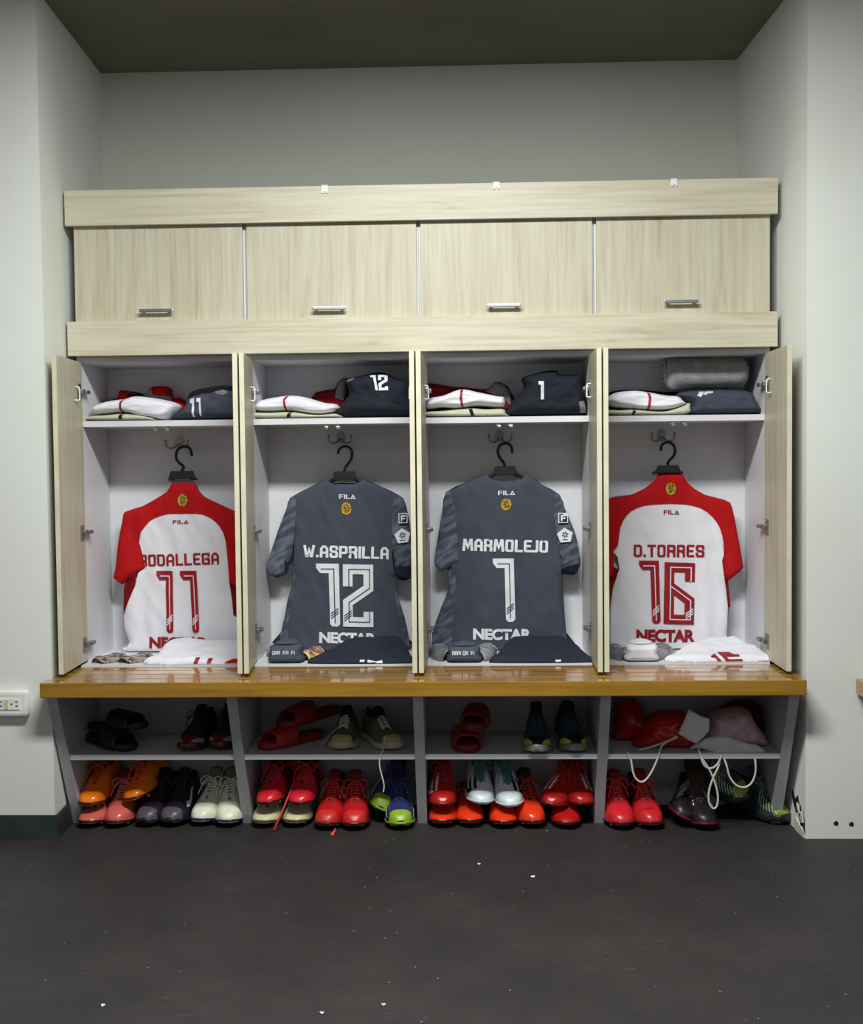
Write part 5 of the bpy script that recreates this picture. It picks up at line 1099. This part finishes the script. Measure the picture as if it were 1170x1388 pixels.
slide('black slide sandal stacked on top of the other black one', (f[0][0]+0.055, -0.16, CS+0.068), 1.02, -0.12, 0.0, (22, 22, 24), (26, 26, 28))
f = [(-0.562,-0.220),(-0.482,-0.221)]
slide('red slide sandal lying in front on the second rack shelf', (f[0][0]+0.002, -0.185, CS), -0.75, 0, 0, (150, 26, 18), (168, 36, 24))
slide('red slide sandal resting askew on the front one', (f[1][0]-0.02, -0.13, CS+0.064), -0.72, 0.04, 0.0, (130, 20, 18), (150, 26, 22))
f = [(0.154,-0.299)]
slide('dark red slide sandal lying lower, third rack shelf', (f[0][0]+0.01, -0.240, CS), 0.12, 0, 0, (120, 20, 22), (150, 28, 28))
slide('dark red slide sandal stacked upside on its partner', (f[0][0]+0.025, -0.215, CS+0.066), -0.10, 0.02, 0.0, (110, 18, 20), (140, 24, 26))

# ---- bags in the fourth bay
rb_ = inflate('red_shoe_bag', [(0.680,0.211),(0.681,0.311),(0.686,0.399),(0.712,0.418),(0.769,0.414),(0.793,0.372),(0.826,0.344),(0.826,0.283),(0.819,0.211)], -0.10, 0.07, fmat((170, 20, 14), 0.3), None, 0.05, 0.012, 41, 0.008, sc=(3, 3), zflat=CS, label=None)
tag(rb_, 'crumpled dark red plastic bag at the left end of the fourth shelf', 'bag')
DB = thing('drawstring_bag', 'bright red drawstring bag with grey flap and cream cord', 'bag', (0.79, -0.15, CS))
inflate('bag_body', [(0.741,0.248),(0.748,0.305),(0.784,0.357),(0.803,0.386),(0.842,0.397),(0.888,0.396),(0.914,0.396),(0.939,0.317),(0.949,0.284),(0.933,0.248)], -0.215, -0.03, fmat((176, 30, 16), 0.3), DB, 0.05, 0.018, 43, 0.008, sc=(3, 3), zflat=CS+0.001)
inflate('grey_flap', [(0.913,0.426),(0.923,0.417),(0.952,0.400),(0.982,0.390),(0.983,0.369),(0.980,0.347),(0.961,0.324),(0.937,0.303),(0.907,0.317),(0.877,0.337),(0.882,0.356),(0.892,0.376),(0.903,0.402)], -0.232, -0.218, M['bag_grey'], DB, 0.012, 0.006, 45, 0.008, curve=False, sc=(3, 3), label='grey cloth flap')
bm = bmesh.new(); h = [(0.870,0.331),(0.842,0.316),(0.817,0.296),(0.804,0.265),(0.785,0.220),(0.764,0.189),(0.745,0.180),(0.727,0.194),(0.718,0.220),(0.713,0.252),(0.702,0.274)]
tube(bm, [Vector((q[0], -0.235 if i < 3 else -0.2515, q[1]))-DB.location for i, q in enumerate(h[:-1])]+[Vector((h[-1][0], -0.245, CS+0.004))-DB.location], 0.0034, 8, 6)
h = [(0.873,0.330),(0.838,0.315),(0.793,0.299),(0.742,0.286)]; tube(bm, [Vector((q[0], -0.236, q[1]))-DB.location for q in h], 0.0034, 8, 6)
link('cord', bm, plain('cream_cord', rgb(206, 200, 184), 0.8), DB, True, 'cream cord hanging over the shelf edge')
PB = thing('drawstring_bag', 'pale pink drawstring bag with cream cords hanging down', 'bag', (1.08, -0.15, CS))
inflate('bag_body', [(0.972,0.249),(0.946,0.278),(0.962,0.304),(0.998,0.344),(1.006,0.383),(1.062,0.399),(1.114,0.405),(1.144,0.389),(1.159,0.356),(1.195,0.304),(1.205,0.264),(1.179,0.247),(1.088,0.247)], -0.20, -0.02, plain('pale_pink_bag_fabric', rgb(204, 170, 176), 0.8), PB, 0.045, 0.016, 47, 0.008, sc=(3, 3), zflat=CS+0.001)
inflate('red_lining', [(1.054,0.350),(1.088,0.390),(1.148,0.405),(1.208,0.385),(1.238,0.336),(1.252,0.248),(1.229,0.214),(1.202,0.296),(1.162,0.343)], -0.02, 0.06, fmat((100, 12, 20), 0.6), PB, 0.03, 0.008, 49, 0.012, zflat=CS+0.001, label='dark red rear of the bag')
inflate('gathered_hem', [(0.919,0.282),(0.945,0.306),(0.990,0.324),(1.054,0.324),(1.105,0.305),(1.150,0.294),(1.175,0.269),(1.150,0.256),(1.092,0.261),(1.054,0.256),(1.015,0.264),(0.951,0.285)], -0.224, -0.195, M['bag_grey'], PB, 0.014, 0.010, 51, 0.007, sc=(7, 2), label='grey gathered hem')
bm = bmesh.new()
for h in ([(0.939,0.304),(0.947,0.265),(0.960,0.235),(0.982,0.226),(1.003,0.240),(1.015,0.265),(1.017,0.274)], [(0.937,0.300),(0.954,0.258),(0.977,0.220),(0.996,0.174),(1.005,0.129),(1.001,0.097),(0.988,0.089),(0.975,0.110),(0.975,0.148),(0.989,0.194),(1.007,0.233),(1.019,0.271)], [(1.022,0.273),(1.033,0.239),(1.045,0.196),(1.067,0.168),(1.093,0.161),(1.116,0.174),(1.130,0.206),(1.131,0.245),(1.130,0.263)]):
    tube(bm, [Vector((q[0], -0.2515 if 0 < i < len(h)-1 else -0.238, q[1]))-PB.location for i, q in enumerate(h)], 0.0034, 8, 6)
link('cord', bm, bpy.data.materials['cream_cord'], PB, True, 'cream cords hanging over the shelf edge')

# ---- scraps on the floor
for i, ((x, y), lb, c) in enumerate(zip([(0.357,-0.671),(0.195,-0.558),(1.296,-0.178),(0.428,-0.220),(-1.405,-0.262),(-0.174,-1.579),(-0.035,-1.536),(-0.695,-1.547)], ['small white paper scrap in the middle of the dark floor', 'tiny white paper fleck left of the middle floor scrap', 'white paper scrap at the foot of the third rack divider'.replace('third rack divider', 'right end of the rack'), 'tiny green scrap in front of the red boots', 'white scrap lying against the black baseboard', 'tiny pale fleck near the bottom edge, left of centre', 'small white curved scrap near the bottom edge', 'pale scrap near the bottom left of the floor'], [(225, 225, 225)]*3+[(40, 120, 80)]+[(200, 200, 200)]*4)):
    random.seed(i+3); bm = bmesh.new(); r_ = 0.010 if i in (0, 4) else 0.006; n = 7
    vs = [(x+r_*random.uniform(0.5, 1.2)*math.cos(a*2*PI/n), y+r_*random.uniform(0.5, 1.4)*math.sin(a*2*PI/n)) for a in range(n)]
    prism(bm, vs, 'z', 0.0004, 0.0022)
    for v in bm.verts: v.co.z += 0.003*abs(v.co.x-x)/r_
    tag(link('paper_scrap', bm, fmat(c, 0.8)), lb, 'scrap')
